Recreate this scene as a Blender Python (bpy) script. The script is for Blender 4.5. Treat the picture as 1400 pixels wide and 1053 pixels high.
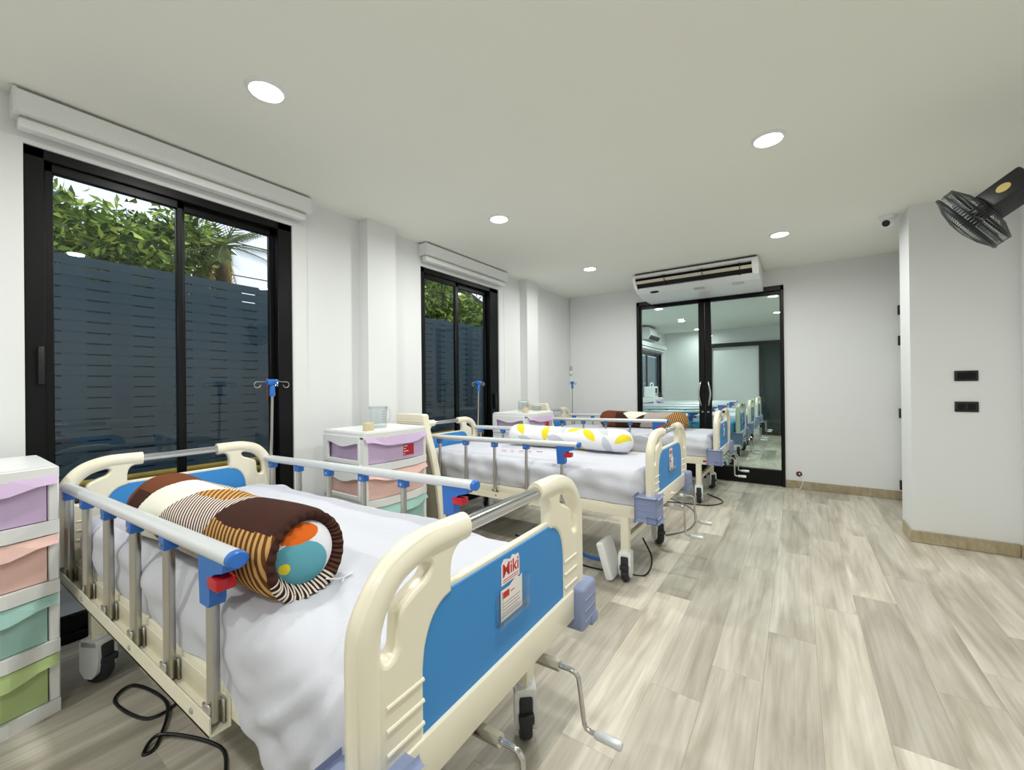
import bpy, bmesh, math, random
from mathutils import Vector, Matrix
random.seed(7)
R = math.radians
D = bpy.data
SC = bpy.context.scene
COL = SC.collection
for o in list(D.objects):
    D.objects.remove(o, do_unlink=True)

# ------------------------------------------------------------------ camera
F_PX = 564.93
YAW, PIT, ROL = R(34.618), R(0.1108), R(-0.6048)
fw = Vector((-math.sin(YAW)*math.cos(PIT), math.cos(YAW)*math.cos(PIT), math.sin(PIT)))
rt = Vector((math.cos(YAW), math.sin(YAW), 0))
up = rt.cross(fw)
rt2 = math.cos(ROL)*rt + math.sin(ROL)*up
up2 = -math.sin(ROL)*rt + math.cos(ROL)*up
cam_d = D.cameras.new('camera'); cam = D.objects.new('camera', cam_d); COL.objects.link(cam)
cam_d.sensor_fit = 'HORIZONTAL'; cam_d.sensor_width = 36.0; cam_d.lens = F_PX/1400*36.0
cam_d.clip_start = 0.02; cam_d.clip_end = 200
m3 = Matrix((rt2, up2, -fw)).transposed()
cam.matrix_world = Matrix.Translation((0, 0, 1.25)) @ m3.to_4x4()
SC.camera = cam

# ------------------------------------------------------------------ world, exposure
world = D.worlds.new('world'); SC.world = world; world.use_nodes = True
bg = world.node_tree.nodes['Background']
bg.inputs[0].default_value = (0.86, 0.91, 1.0, 1); bg.inputs[1].default_value = 1.85
vs = SC.view_settings
vs.view_transform = 'Standard'; vs.look = 'None'; vs.gamma = 1.0; vs.exposure = 0.0
vs.use_curve_mapping = False
LAMP_W = 14.6          # watts of each ceiling downlight

# ------------------------------------------------------------------ materials
def lin(c):
    c = c/255.0
    return c/12.92 if c <= 0.04045 else ((c+0.055)/1.055)**2.4
def rgb(r, g, b): return (lin(r), lin(g), lin(b), 1)
MATS = {}
def mat(name, col, rough=0.5, metal=0.0, spec=0.5, noise=None, bump=None, emit=None, coat=0.0, sub=0.0):
    if name in MATS: return MATS[name]
    m = D.materials.new(name); m.use_nodes = True; MATS[name] = m
    nt = m.node_tree; N = nt.nodes; L = nt.links
    p = N['Principled BSDF']
    c = rgb(*col)
    p.inputs['Base Color'].default_value = c
    p.inputs['Roughness'].default_value = rough
    p.inputs['Metallic'].default_value = metal
    p.inputs['Specular IOR Level'].default_value = spec
    if coat: p.inputs['Coat Weight'].default_value = coat
    if sub:
        p.inputs['Subsurface Weight'].default_value = sub
        p.inputs['Subsurface Radius'].default_value = (0.02, 0.02, 0.02)
    tc = N.new('ShaderNodeTexCoord')
    if noise:
        sc, amt = noise
        n = N.new('ShaderNodeTexNoise'); n.inputs['Scale'].default_value = sc; n.inputs['Detail'].default_value = 4
        L.new(tc.outputs['Object'], n.inputs['Vector'])
        mx = N.new('ShaderNodeMix'); mx.data_type = 'RGBA'
        mx.inputs[6].default_value = tuple(max(0, x*(1-amt)) for x in c[:3])+(1,)
        mx.inputs[7].default_value = tuple(min(1, x*(1+amt)) for x in c[:3])+(1,)
        L.new(n.outputs['Fac'], mx.inputs[0]); L.new(mx.outputs[2], p.inputs['Base Color'])
    if bump:
        sc, st = bump
        n = N.new('ShaderNodeTexNoise'); n.inputs['Scale'].default_value = sc; n.inputs['Detail'].default_value = 5
        L.new(tc.outputs['Object'], n.inputs['Vector'])
        b = N.new('ShaderNodeBump'); b.inputs['Strength'].default_value = st; b.inputs['Distance'].default_value = 0.01
        L.new(n.outputs['Fac'], b.inputs['Height']); L.new(b.outputs['Normal'], p.inputs['Normal'])
    if emit:
        p.inputs['Emission Color'].default_value = rgb(*emit[0]); p.inputs['Emission Strength'].default_value = emit[1]
    return m

def glass_mat(name, tint, refl=0.08, rough=0.0):
    m = D.materials.new(name); m.use_nodes = True; MATS[name] = m
    nt = m.node_tree; N = nt.nodes; L = nt.links
    for n in list(N): N.remove(n)
    out = N.new('ShaderNodeOutputMaterial'); mx = N.new('ShaderNodeMixShader')
    t = N.new('ShaderNodeBsdfTransparent'); t.inputs[0].default_value = tint+(1,)
    g = N.new('ShaderNodeBsdfGlossy'); g.inputs['Roughness'].default_value = rough
    lw = N.new('ShaderNodeLayerWeight'); lw.inputs[0].default_value = 0.5
    pw = N.new('ShaderNodeMath'); pw.operation = 'POWER'; pw.inputs[1].default_value = 5.0
    L.new(lw.outputs['Facing'], pw.inputs[0])
    ml = N.new('ShaderNodeMath'); ml.operation = 'MULTIPLY_ADD'; ml.inputs[1].default_value = 0.9*refl; ml.inputs[2].default_value = 0.035*refl
    L.new(pw.outputs[0], ml.inputs[0]); L.new(ml.outputs[0], mx.inputs[0])
    L.new(t.outputs[0], mx.inputs[1]); L.new(g.outputs[0], mx.inputs[2]); L.new(mx.outputs[0], out.inputs[0])
    return m

M_WALL = mat('wall_paint', (233, 235, 235), 0.75, spec=0.2, bump=(220, 0.02))
M_CEIL = mat('ceiling_paint', (243, 244, 236), 0.85, spec=0.15)
M_CREAM = mat('cream_plastic', (242, 236, 214), 0.28, coat=0.15)
M_CREAMP = mat('cream_paint', (240, 235, 214), 0.35)
M_BLUEP = mat('blue_board', (62, 142, 210), 0.5, spec=0.3)
M_BLUE = mat('blue_plastic', (46, 112, 198), 0.35)
M_RED = mat('red_plastic', (196, 24, 40), 0.35)
M_LAV = mat('lavender_bumper', (138, 150, 186), 0.5)
M_CHROME = mat('chrome', (205, 205, 205), 0.12, metal=1.0)
M_STEEL = mat('satin_steel', (190, 188, 182), 0.28, metal=1.0)
M_ALU = mat('satin_aluminium', (222, 226, 228), 0.35, metal=0.25)
M_BLACK = mat('black_frame', (8, 9, 11), 0.35, spec=0.25)
M_BLACKP = mat('black_plastic', (16, 17, 20), 0.38)
M_RUBBER = mat('grey_rubber', (40, 42, 48), 0.6)
M_WHITEP = mat('white_plastic', (238, 240, 240), 0.35)
M_SHEET = mat('white_sheet', (207, 209, 218), 0.85, spec=0.1, bump=(14, 0.25))
M_DARKB = mat('platform', (60, 58, 54), 0.7)
M_TAUPE = mat('taupe_face', (176, 168, 148), 0.6)
M_GLASSW = glass_mat('tinted_window_glass', (0.80, 0.83, 0.84), 1.0)
M_GLASSD = glass_mat('door_glass', (0.84, 0.93, 0.91), 0.75)
M_CLEAR = glass_mat('clear_plastic', (0.94, 0.96, 0.97), 1.2, 0.05)
M_FENCE = mat('fence_paint', (70, 92, 104), 0.7, noise=(6, 0.15), bump=(60, 0.15))
M_YEL = mat('yellow_pole', (206, 168, 62), 0.55, noise=(9, 0.25))
M_LEAFS = [mat('leaf_green', (140, 168, 66), 0.5, noise=(3, 0.4)), mat('leaf_dark', (60, 92, 40), 0.5, noise=(3, 0.4)),
           mat('leaf_bright', (206, 218, 96), 0.5, noise=(3, 0.3)), mat('frond_green', (110, 128, 60), 0.55, noise=(4, 0.35)),
           mat('frond_dry', (196, 160, 84), 0.7, noise=(4, 0.3))]
M_BARK = mat('bark', (92, 74, 54), 0.9, noise=(12, 0.4), bump=(20, 0.6))
M_CONC = mat('concrete', (150, 148, 142), 0.9, noise=(2, 0.15))
M_ROOF = mat('dark_roof', (58, 52, 50), 0.8)
M_HOUSE = mat('house_plaster', (196, 190, 180), 0.85)
M_LED = mat('led_diffuser', (255, 252, 244), 0.6, emit=((255, 250, 240), 22.0))
M_PAPER = mat('paper', (240, 236, 232), 0.8)
M_REDINK = mat('red_ink', (205, 40, 36), 0.6)
M_WHITEINK = mat('white_ink', (245, 242, 242), 0.6)
M_BLOCK = mat('pale_wood', (214, 198, 160), 0.6, noise=(30, 0.1))
M_GREYINK = mat('grey_ink', (150, 120, 120), 0.8)

def wood_mat(name, a, b, c):
    m = D.materials.new(name); m.use_nodes = True; MATS[name] = m
    nt = m.node_tree; N = nt.nodes; L = nt.links; p = N['Principled BSDF']
    tc = N.new('ShaderNodeTexCoord'); oi = N.new('ShaderNodeObjectInfo')
    sc = N.new('ShaderNodeVectorMath'); sc.operation = 'SCALE'
    cmb = N.new('ShaderNodeCombineXYZ')
    L.new(oi.outputs['Random'], cmb.inputs[0]); L.new(oi.outputs['Random'], cmb.inputs[1]); L.new(oi.outputs['Random'], cmb.inputs[2])
    L.new(cmb.outputs[0], sc.inputs[0]); sc.inputs['Scale'].default_value = 57.0
    ad = N.new('ShaderNodeVectorMath'); ad.operation = 'ADD'
    L.new(tc.outputs['Object'], ad.inputs[0]); L.new(sc.outputs[0], ad.inputs[1])
    mp = N.new('ShaderNodeMapping'); mp.inputs['Scale'].default_value = (9, 1.3, 6)
    L.new(ad.outputs[0], mp.inputs['Vector'])
    n1 = N.new('ShaderNodeTexNoise'); n1.inputs['Scale'].default_value = 1.0; n1.inputs['Detail'].default_value = 8; n1.inputs['Distortion'].default_value = 0.9
    L.new(mp.outputs[0], n1.inputs['Vector'])
    mp2 = N.new('ShaderNodeMapping'); mp2.inputs['Scale'].default_value = (90, 3, 30)
    L.new(ad.outputs[0], mp2.inputs['Vector'])
    n2 = N.new('ShaderNodeTexNoise'); n2.inputs['Scale'].default_value = 1.0; n2.inputs['Detail'].default_value = 4
    L.new(mp2.outputs[0], n2.inputs['Vector'])
    cr = N.new('ShaderNodeValToRGB')
    cr.color_ramp.elements[0].position = 0.30; cr.color_ramp.elements[0].color = rgb(*a)
    cr.color_ramp.elements[1].position = 0.72; cr.color_ramp.elements[1].color = rgb(*c)
    e = cr.color_ramp.elements.new(0.5); e.color = rgb(*b)
    L.new(n1.outputs['Fac'], cr.inputs[0])
    wv = N.new('ShaderNodeTexWave'); wv.wave_type = 'RINGS'; wv.rings_direction = 'Y'; wv.inputs['Scale'].default_value = 1.0; wv.inputs['Distortion'].default_value = 7.0
    wv.inputs['Detail'].default_value = 3; wv.inputs['Detail Scale'].default_value = 0.6
    mp3 = N.new('ShaderNodeMapping'); mp3.inputs['Scale'].default_value = (7, 0.9, 3)
    L.new(ad.outputs[0], mp3.inputs['Vector']); L.new(mp3.outputs[0], wv.inputs['Vector'])
    cg = N.new('ShaderNodeMapRange'); cg.inputs[1].default_value = 0.30; cg.inputs[2].default_value = 0.62; cg.inputs[3].default_value = 0.62; cg.inputs[4].default_value = 1.0
    L.new(n2.outputs['Fac'], cg.inputs[0])
    cw = N.new('ShaderNodeMapRange'); cw.inputs[1].default_value = 0.0; cw.inputs[2].default_value = 0.35; cw.inputs[3].default_value = 0.80; cw.inputs[4].default_value = 1.0
    L.new(wv.outputs['Fac'], cw.inputs[0])
    mg = N.new('ShaderNodeMath'); mg.operation = 'MULTIPLY'; L.new(cg.outputs[0], mg.inputs[0]); L.new(cw.outputs[0], mg.inputs[1])
    mx = N.new('ShaderNodeMix'); mx.data_type = 'RGBA'; mx.blend_type = 'MULTIPLY'; mx.inputs[0].default_value = 0.36
    L.new(cr.outputs[0], mx.inputs[6]); L.new(mg.outputs[0], mx.inputs[7])
    hv = N.new('ShaderNodeHueSaturation')
    mr = N.new('ShaderNodeMapRange'); mr.inputs[3].default_value = 0.76; mr.inputs[4].default_value = 1.16
    L.new(oi.outputs['Random'], mr.inputs[0]); L.new(mr.outputs[0], hv.inputs['Value']); L.new(mx.outputs[2], hv.inputs['Color'])
    L.new(hv.outputs[0], p.inputs['Base Color'])
    p.inputs['Roughness'].default_value = 0.42; p.inputs['Specular IOR Level'].default_value = 0.4
    b_ = N.new('ShaderNodeBump'); b_.inputs['Strength'].default_value = 0.08; b_.inputs['Distance'].default_value = 0.002
    L.new(n2.outputs['Fac'], b_.inputs['Height']); L.new(b_.outputs[0], p.inputs['Normal'])
    return m
M_PLANK = wood_mat('vinyl_plank', (174, 165, 148), (201, 194, 178), (222, 216, 202))
M_BASE = wood_mat('baseboard_wood', (168, 154, 126), (182, 168, 140), (194, 180, 152))

def stripe_mat(name, ca, cb, freq, ang, ratio=0.5, wob=0.6):
    m = D.materials.new(name); m.use_nodes = True; MATS[name] = m
    nt = m.node_tree; N = nt.nodes; L = nt.links; p = N['Principled BSDF']
    uv = N.new('ShaderNodeUVMap'); mp = N.new('ShaderNodeMapping'); mp.inputs['Rotation'].default_value = (0, 0, ang)
    L.new(uv.outputs[0], mp.inputs['Vector'])
    w = N.new('ShaderNodeTexWave'); w.inputs['Scale'].default_value = freq; w.inputs['Distortion'].default_value = wob
    w.inputs['Detail Scale'].default_value = 0.5
    L.new(mp.outputs[0], w.inputs['Vector'])
    cr = N.new('ShaderNodeValToRGB'); cr.color_ramp.interpolation = 'LINEAR'
    cr.color_ramp.elements[0].position = ratio-0.06; cr.color_ramp.elements[0].color = rgb(*ca)
    cr.color_ramp.elements[1].position = ratio+0.06; cr.color_ramp.elements[1].color = rgb(*cb)
    L.new(w.outputs['Fac'], cr.inputs[0]); L.new(cr.outputs[0], p.inputs['Base Color'])
    p.inputs['Roughness'].default_value = 0.9; p.inputs['Specular IOR Level'].default_value = 0.1
    return m
M_BR = mat('cloth_red_brown', (112, 66, 44), 0.9, spec=0.1, noise=(40, 0.1))
M_DB = mat('cloth_dark_brown', (66, 42, 36), 0.9, spec=0.1, noise=(40, 0.12))
M_CR = mat('cloth_cream', (238, 236, 220), 0.9, spec=0.1)
M_ST1 = stripe_mat('cloth_brown_white_stripe', (82, 56, 50), (232, 222, 212), 22, R(28))
M_ST2 = stripe_mat('cloth_gold_stripe', (120, 78, 40), (206, 160, 96), 20, R(52))
M_ST3 = stripe_mat('cloth_wide_gold_stripe', (98, 64, 34), (200, 156, 98), 15, R(20))
M_ST4 = stripe_mat('cloth_fine_stripe', (150, 120, 104), (226, 214, 200), 34, R(60))
M_ST5 = stripe_mat('cloth_dark_stripe', (50, 30, 28), (96, 62, 48), 20, R(90))
M_TEAL = mat('cloth_teal', (104, 172, 186), 0.85, spec=0.1)
M_ORANGE = mat('cloth_orange', (232, 112, 40), 0.85, spec=0.1)
M_WHITEC = mat('cloth_white', (240, 240, 242), 0.9, spec=0.1)
M_YELC = mat('cloth_yellow', (240, 220, 60), 0.9, spec=0.1)
M_GREYC = mat('cloth_pale_grey', (204, 210, 216), 0.9, spec=0.1)
DRAWER_COLS = [mat('lavender_plastic', (206, 182, 216), 0.35, noise=(18, 0.05)), mat('pink_plastic', (236, 196, 186), 0.35, noise=(18, 0.05)),
               mat('mint_plastic', (164, 206, 198), 0.35, noise=(18, 0.05)), mat('green_plastic', (182, 204, 140), 0.35, noise=(18, 0.05))]

# ------------------------------------------------------------------ mesh helpers
class MB:
    def __init__(s): s.v = []; s.f = []; s.mi = []; s.uv = None
    def add(s, vs_, fs, mi=0):
        b = len(s.v); s.v += [tuple(p) for p in vs_]
        s.f += [tuple(i+b for i in f) for f in fs]; s.mi += [mi]*len(fs); return s
    def box(s, x0, x1, y0, y1, z0, z1, mi=0):
        x0, x1 = min(x0, x1), max(x0, x1); y0, y1 = min(y0, y1), max(y0, y1); z0, z1 = min(z0, z1), max(z0, z1)
        v = [(x0,y0,z0),(x1,y0,z0),(x1,y1,z0),(x0,y1,z0),(x0,y0,z1),(x1,y0,z1),(x1,y1,z1),(x0,y1,z1)]
        return s.add(v, [(0,3,2,1),(4,5,6,7),(0,1,5,4),(1,2,6,5),(2,3,7,6),(3,0,4,7)], mi)
    def rbox(s, x0, x1, y0, y1, z0, z1, r=0.01, seg=2, mi=0, xf=None):
        bm = bmesh.new(); bmesh.ops.create_cube(bm, size=1.0)
        for v in bm.verts: v.co = Vector(((x0+x1)/2+v.co.x*(x1-x0), (y0+y1)/2+v.co.y*(y1-y0), (z0+z1)/2+v.co.z*(z1-z0)))
        r = min(r, 0.49*min(abs(x1-x0), abs(y1-y0), abs(z1-z0)))
        bmesh.ops.bevel(bm, geom=list(bm.edges), offset=r, segments=seg, affect='EDGES', profile=0.5)
        bm.verts.index_update()
        vs_ = [(xf @ v.co) if xf else v.co.copy() for v in bm.verts]
        s.add(vs_, [[v.index for v in f.verts] for f in bm.faces], mi); bm.free(); return s
    def tube(s, pts, r, n=10, cap=True, mi=0, closed=False, upv=None):
        pts = [Vector(p) for p in pts]; m = len(pts); rings = []
        rs = r if isinstance(r, list) else [r]*m
        t0 = (pts[1]-pts[0]).normalized()
        ref = Vector(upv) if upv else (Vector((0,0,1)) if abs(t0.z) < 0.9 else Vector((1,0,0)))
        u = t0.cross(ref).normalized()
        for i, p in enumerate(pts):
            if closed: t = (pts[(i+1)%m]-pts[i-1]).normalized()
            elif i == 0: t = t0
            elif i == m-1: t = (pts[-1]-pts[-2]).normalized()
            else: t = ((pts[i+1]-p).normalized()+(p-pts[i-1]).normalized()).normalized()
            u = (u-t*u.dot(t)).normalized(); w = t.cross(u)
            ra, rb = rs[i] if isinstance(rs[i], tuple) else (rs[i], rs[i])
            rings.append([p+u*math.cos(2*math.pi*k/n)*ra+w*math.sin(2*math.pi*k/n)*rb for k in range(n)])
        vs_ = [q for g in rings for q in g]; fs = []
        for i in range(m if closed else m-1):
            j = (i+1) % m
            for k in range(n):
                fs.append((i*n+k, i*n+(k+1)%n, j*n+(k+1)%n, j*n+k))
        if cap and not closed:
            fs.append(tuple(range(n))[::-1]); fs.append(tuple((m-1)*n+k for k in range(n)))
        return s.add(vs_, fs, mi)
    def cyl(s, a, b, r, n=16, mi=0): return s.tube([a, b], r, n, True, mi)
    def lathe(s, prof, n=24, c=(0,0,0), axis='z', mi=0):
        vs_ = []; fs = []; m = len(prof)
        for i, (r, h) in enumerate(prof):
            for k in range(n):
                a = 2*math.pi*k/n; x, y = r*math.cos(a), r*math.sin(a)
                q = {'z': (x, y, h), 'y': (x, h, y), 'x': (h, x, y)}[axis]
                vs_.append((q[0]+c[0], q[1]+c[1], q[2]+c[2]))
        for i in range(m-1):
            for k in range(n): fs.append((i*n+k, i*n+(k+1)%n, (i+1)*n+(k+1)%n, (i+1)*n+k))
        return s.add(vs_, fs, mi)
    def prism(s, poly, a0, a1, axis='y', mi=0):
        # poly of 2D points: axis y -> (x,z); axis x -> (y,z); axis z -> (x,y)
        def P(p, a): return {'y': (p[0], a, p[1]), 'x': (a, p[0], p[1]), 'z': (p[0], p[1], a)}[axis]
        n = len(poly); vs_ = [P(p, a0) for p in poly]+[P(p, a1) for p in poly]
        fs = [tuple(range(n))[::-1], tuple(range(n, 2*n))]
        for i in range(n): fs.append((i, (i+1)%n, n+(i+1)%n, n+i))
        return s.add(vs_, fs, mi)
    def grid(s, P, nu, nv, mi=0, closev=False):
        vs_ = [P(i/(nu-1), j/(nv if closev else nv-1)) for i in range(nu) for j in range(nv)]
        fs = []
        for i in range(nu-1):
            for j in range(nv if closev else nv-1):
                k = (j+1) % nv
                fs.append((i*nv+j, i*nv+k, (i+1)*nv+k, (i+1)*nv+j))
        return s.add(vs_, fs, mi)
    def xform(s, M):
        s.v = [tuple(M @ Vector(p)) for p in s.v]; return s
    def mesh(s, name, mats, smooth=True, ang=38, fix=True):
        me = D.meshes.new(name); me.from_pydata(s.v, [], s.f)
        if not isinstance(mats, (list, tuple)): mats = [mats]
        for m in mats: me.materials.append(m)
        if len(mats) > 1: me.polygons.foreach_set('material_index', s.mi)
        if fix:
            bm = bmesh.new(); bm.from_mesh(me); bmesh.ops.recalc_face_normals(bm, faces=bm.faces); bm.to_mesh(me); bm.free()
        if s.uv:
            ul = me.uv_layers.new(name='UVMap')
            for lp in me.loops: ul.data[lp.index].uv = s.uv[lp.vertex_index]
        if smooth:
            me.polygons.foreach_set('use_smooth', [True]*len(me.polygons))
            me.set_sharp_from_angle(angle=R(ang))
        me.update(); return me
    def build(s, name, mats, parent=None, smooth=True, ang=38, fix=True):
        return link(name, s.mesh(name, mats, smooth, ang, fix), parent)

def link(name, me, parent=None, loc=None):
    o = D.objects.new(name, me); COL.objects.link(o)
    if parent: o.parent = parent
    if loc: o.location = loc
    return o
def tag(o, label, cat, group=None):
    o['label'] = label; o['category'] = cat
    if group: o['group'] = group
    return o
def thing(name, label, cat, loc=(0,0,0), rz=0, group=None):
    o = D.objects.new(name, None); COL.objects.link(o); o.location = loc; o.rotation_euler = (0, 0, rz)
    o.empty_display_size = 0.1
    return tag(o, label, cat, group)
def struct(o):
    o['kind'] = 'structure'; return o
def kids(o): return [c for c in D.objects if c.parent == o]
def copy_tree(o, parent=None):
    ch = kids(o)
    c = o.copy(); COL.objects.link(c); c.parent = parent
    for k in ch: copy_tree(k, c)
    return c
def crom(pts, n=8, closed=False):
    P = [Vector(p) for p in pts]; m = len(P); out = []
    for i in range(m if closed else m-1):
        p1, p2 = P[i], P[(i+1) % m]
        p0 = P[i-1] if (closed or i > 0) else p1*2-p2
        p3 = P[(i+2) % m] if (closed or i+2 < m) else p2*2-p1
        for k in range(n):
            t = k/n
            out.append(0.5*((2*p1)+(-p0+p2)*t+(2*p0-5*p1+4*p2-p3)*t*t+(-p0+3*p1-3*p2+p3)*t*t*t))
    if not closed: out.append(P[-1])
    return out
def plate_mesh(name, loops, t0, t1, bevel, mats, mapping):
    """flat plate with holes and rounded rims; loops are 2D outlines, mapping(a,b,c) -> xyz"""
    cu = D.curves.new('tmp', 'CURVE'); cu.dimensions = '2D'; cu.fill_mode = 'BOTH'
    cu.extrude = (t1-t0)/2-bevel; cu.bevel_depth = bevel; cu.bevel_resolution = 2; cu.offset = -bevel
    for lp in loops:
        s = cu.splines.new('POLY'); s.points.add(len(lp)-1); s.use_cyclic_u = True
        for i, p in enumerate(lp): s.points[i].co = (p[0], p[1], 0, 1)
    ob = D.objects.new('tmp', cu); COL.objects.link(ob)
    dg = bpy.context.evaluated_depsgraph_get()
    me0 = D.meshes.new_from_object(ob.evaluated_get(dg))
    mb = MB(); mid = (t0+t1)/2
    mb.add([mapping(v.co.x, v.co.y, v.co.z+mid) for v in me0.vertices], [tuple(p.vertices) for p in me0.polygons])
    D.objects.remove(ob); D.curves.remove(cu); D.meshes.remove(me0)
    return mb
def text_mb(body, size, ext, mapping, offset=0.0, shear=0.0):
    cu = D.curves.new('tmp', 'FONT'); cu.body = body; cu.size = size; cu.extrude = ext; cu.offset = offset; cu.shear = shear
    cu.align_x = 'CENTER'
    ob = D.objects.new('tmp', cu); COL.objects.link(ob)
    dg = bpy.context.evaluated_depsgraph_get()
    me0 = D.meshes.new_from_object(ob.evaluated_get(dg))
    mb = MB(); mb.add([mapping(v.co.x, v.co.y, v.co.z) for v in me0.vertices], [tuple(p.vertices) for p in me0.polygons])
    D.objects.remove(ob); D.curves.remove(cu); D.meshes.remove(me0)
    return mb

# ================================================================== the setting
XL, XR, YB, YR, H = -2.97, 1.30, 5.93, -2.2, 2.625
Y2 = 11.7                                             # end of the room behind the glass door
# floor with single planks
fl = MB().box(XL-0.15, XR+0.15, YR-0.15, Y2+0.15, -0.12, -0.008).build('floor', mat('subfloor', (96, 88, 78), 0.9), smooth=False); struct(fl)
PW, PL = 0.193, 1.22
pm = MB().box(0, PW-0.0006, 0, PL-0.0006, -0.008, 0).mesh('plank', M_PLANK, smooth=False)
k0 = math.floor((XL+0.13)/PW)-1; col_i = 0
x = -0.13+k0*PW
while x < XR:
    off = (col_i*0.37+0.21*((col_i*7) % 5)) % PL
    y = YR-off
    while y < Y2:
        y0 = max(y, YR); y1 = min(y+PL, Y2); xa = max(x, XL); xb = min(x+PW, XR)
        if y1-y0 > 0.02 and xb-xa > 0.01:
            p = link('plank', pm, fl, (xa, y0, 0)); p.scale = ((xb-xa)/PW, (y1-y0)/PL, 1)
        y += PL
    x += PW; col_i += 1

struct(MB().box(XL-0.15, XR+0.15, YR-0.15, Y2+0.15, H, H+0.15).build('ceiling', M_CEIL, smooth=False))

def wall_x(name, x0, x1, ya, yb, holes):
    """wall slab running along y with rectangular openings (y0,y1,z0,z1)"""
    mb = MB(); ys = sorted({ya, yb} | {h[0] for h in holes} | {h[1] for h in holes})
    for a, b in zip(ys, ys[1:]):
        hs = [h for h in holes if h[0] <= a+1e-6 and h[1] >= b-1e-6]
        z = 0.0
        for h in hs:
            if h[2] > z: mb.box(x0, x1, a, b, z, h[2])
            z = h[3]
        if z < H: mb.box(x0, x1, a, b, z, H)
    return struct(mb.build(name, M_WALL, smooth=False))
W1 = (0.296, 1.548, 0.0, 2.415); W2 = (2.775, 4.035, 0.0, 2.415); W3 = (9.05, 11.36, 0.0, 2.06)
wall_x('wall_left', XL-0.15, XL, YR-0.15, Y2+0.15, [W1, W2, W3])
DX0, DX1, DZ = -1.895, -0.125, 2.425
mb = MB()
mb.box(XL, DX0, YB, YB+0.1, 0, H); mb.box(DX1, XR, YB, YB+0.1, 0, H); mb.box(DX0, DX1, YB, YB+0.1, DZ, H)
struct(mb.build('wall_back', M_WALL, smooth=False))
struct(MB().box(XR, XR+0.15, YR-0.15, Y2+0.15, 0, H).build('wall_right', M_WALL, smooth=False))
struct(MB().box(XL, XR, YR-0.15, YR, 0, H).build('wall_rear', M_WALL, smooth=False))
struct(MB().box(0.73, XR, 4.434, 4.80, 0, H).build('wall_block', M_WALL, smooth=False))
struct(MB().box(0.935, XR, 4.80, YB, 0, H).build('wall_recess', M_WALL, smooth=False))
struct(MB().box(XL-0.15, XR+0.15, Y2, Y2+0.15, 0, H).build('wall_far', M_WALL, smooth=False))
for i, (a, b) in enumerate(((2.10, 2.385), (4.505, 4.775))):
    struct(MB().box(XL, -2.862, a, b, 0, H).build('pillar_%d' % (i+1), M_WALL, smooth=False))

def baseboard(name, poly_boxes):
    mb = MB()
    for (a, b, c, d) in poly_boxes:
        mb.rbox(a, b, c, d, 0, 0.094, 0.004, 1)
    return struct(mb.build(name, M_BASE))
baseboard('baseboard_back', [(DX1+0.005, 0.92, YB-0.014, YB), (XL, DX0-0.005, YB-0.014, YB)])
baseboard('baseboard_block', [(0.716, XR-0.014, 4.42, 4.434), (0.716, 0.73, 4.434, 4.72)])
baseboard('baseboard_right', [(XR-0.014, XR, YR, 4.42)])
baseboard('baseboard_left', [(XL, XL+0.014, YR, W1[0]), (XL, XL+0.014, W1[1], 2.10), (XL, XL+0.014, 2.385, W2[0]), (XL, XL+0.014, W2[1], 4.505), (XL, XL+0.014, 4.775, YB-0.014)])
baseboard('baseboard_rear', [(XL+0.014, XR-0.014, YR, YR+0.014)])

# recess door on the right with black hinges
d2 = struct(MB().rbox(0.895, 0.935, 4.86, 5.86, 0.006, 2.05, 0.003, 1).build('door_2', M_WALL))
MB().box(0.893, 0.905, 5.861, 5.869, 0.006, 1.25).build('door_seal', M_BLACK, d2, smooth=False)
for z in (0.17, 0.92, 1.68, 2.0):
    MB().rbox(0.872, 0.897, 5.84, 5.875, z-0.05, z+0.05, 0.003, 1).build('hinge', M_BLACKP, d2)

# windows: black sliding frames
def sliding_window(name, y0, y1, z1, glass):
    """glass: list of (ya, yb) glazed spans"""
    fr = MB(); xa, xb = XL-0.115, XL-0.01
    fr.rbox(xa, xb, y0, glass[0][0]-0.03, 0, z1, 0.004, 1); fr.rbox(xa, xb, glass[-1][1]+0.03, y1, 0, z1, 0.004, 1)
    fr.rbox(xa, xb, y0, y1, z1-0.05, z1, 0.004, 1); fr.rbox(xa, xb, y0, y1, 0, 0.04, 0.004, 1)
    f = struct(fr.build(name, M_BLACK))
    for i, (a, b) in enumerate(glass):
        x = XL-0.05-0.032*i; mb = MB(); e = 0.033
        zt, zb = z1-0.095, 0.12
        mb.rbox(x-0.018, x+0.018, a-e, a, 0.03, z1-0.04, 0.004, 1); mb.rbox(x-0.018, x+0.018, b, b+e, 0.03, z1-0.04, 0.004, 1)
        mb.rbox(x-0.018, x+0.018, a-e, b+e, zt, z1-0.04, 0.004, 1); mb.rbox(x-0.018, x+0.018, a-e, b+e, 0.03, zb, 0.004, 1)
        s = mb.build('window_sash', M_BLACK, f)
        MB().box(x-0.003, x+0.003, a-0.005, b+0.005, zb-0.005, zt+0.005).build('pane', M_GLASSW, f, smooth=False)
    return f
w1 = sliding_window('window_1', W1[0], W1[1], W1[3], [(0.395, 0.885), (0.936, 1.42)])
MB().rbox(XL-0.004, XL+0.02, 0.335, 0.357, 1.28, 1.46, 0.005, 2).build('handle', M_BLACKP, w1)
w2 = sliding_window('window_2', W2[0], W2[1], W2[3], [(2.862, 3.297), (3.385, 3.845)])
MB().rbox(XL-0.012, XL+0.02, 3.93, 3.955, 0.98, 1.16, 0.005, 2).build('handle', M_BLACKP, w2)
w3 = sliding_window('window_3', W3[0], W3[1], W3[3], [(9.15, 10.16), (10.24, 11.26)])

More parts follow.
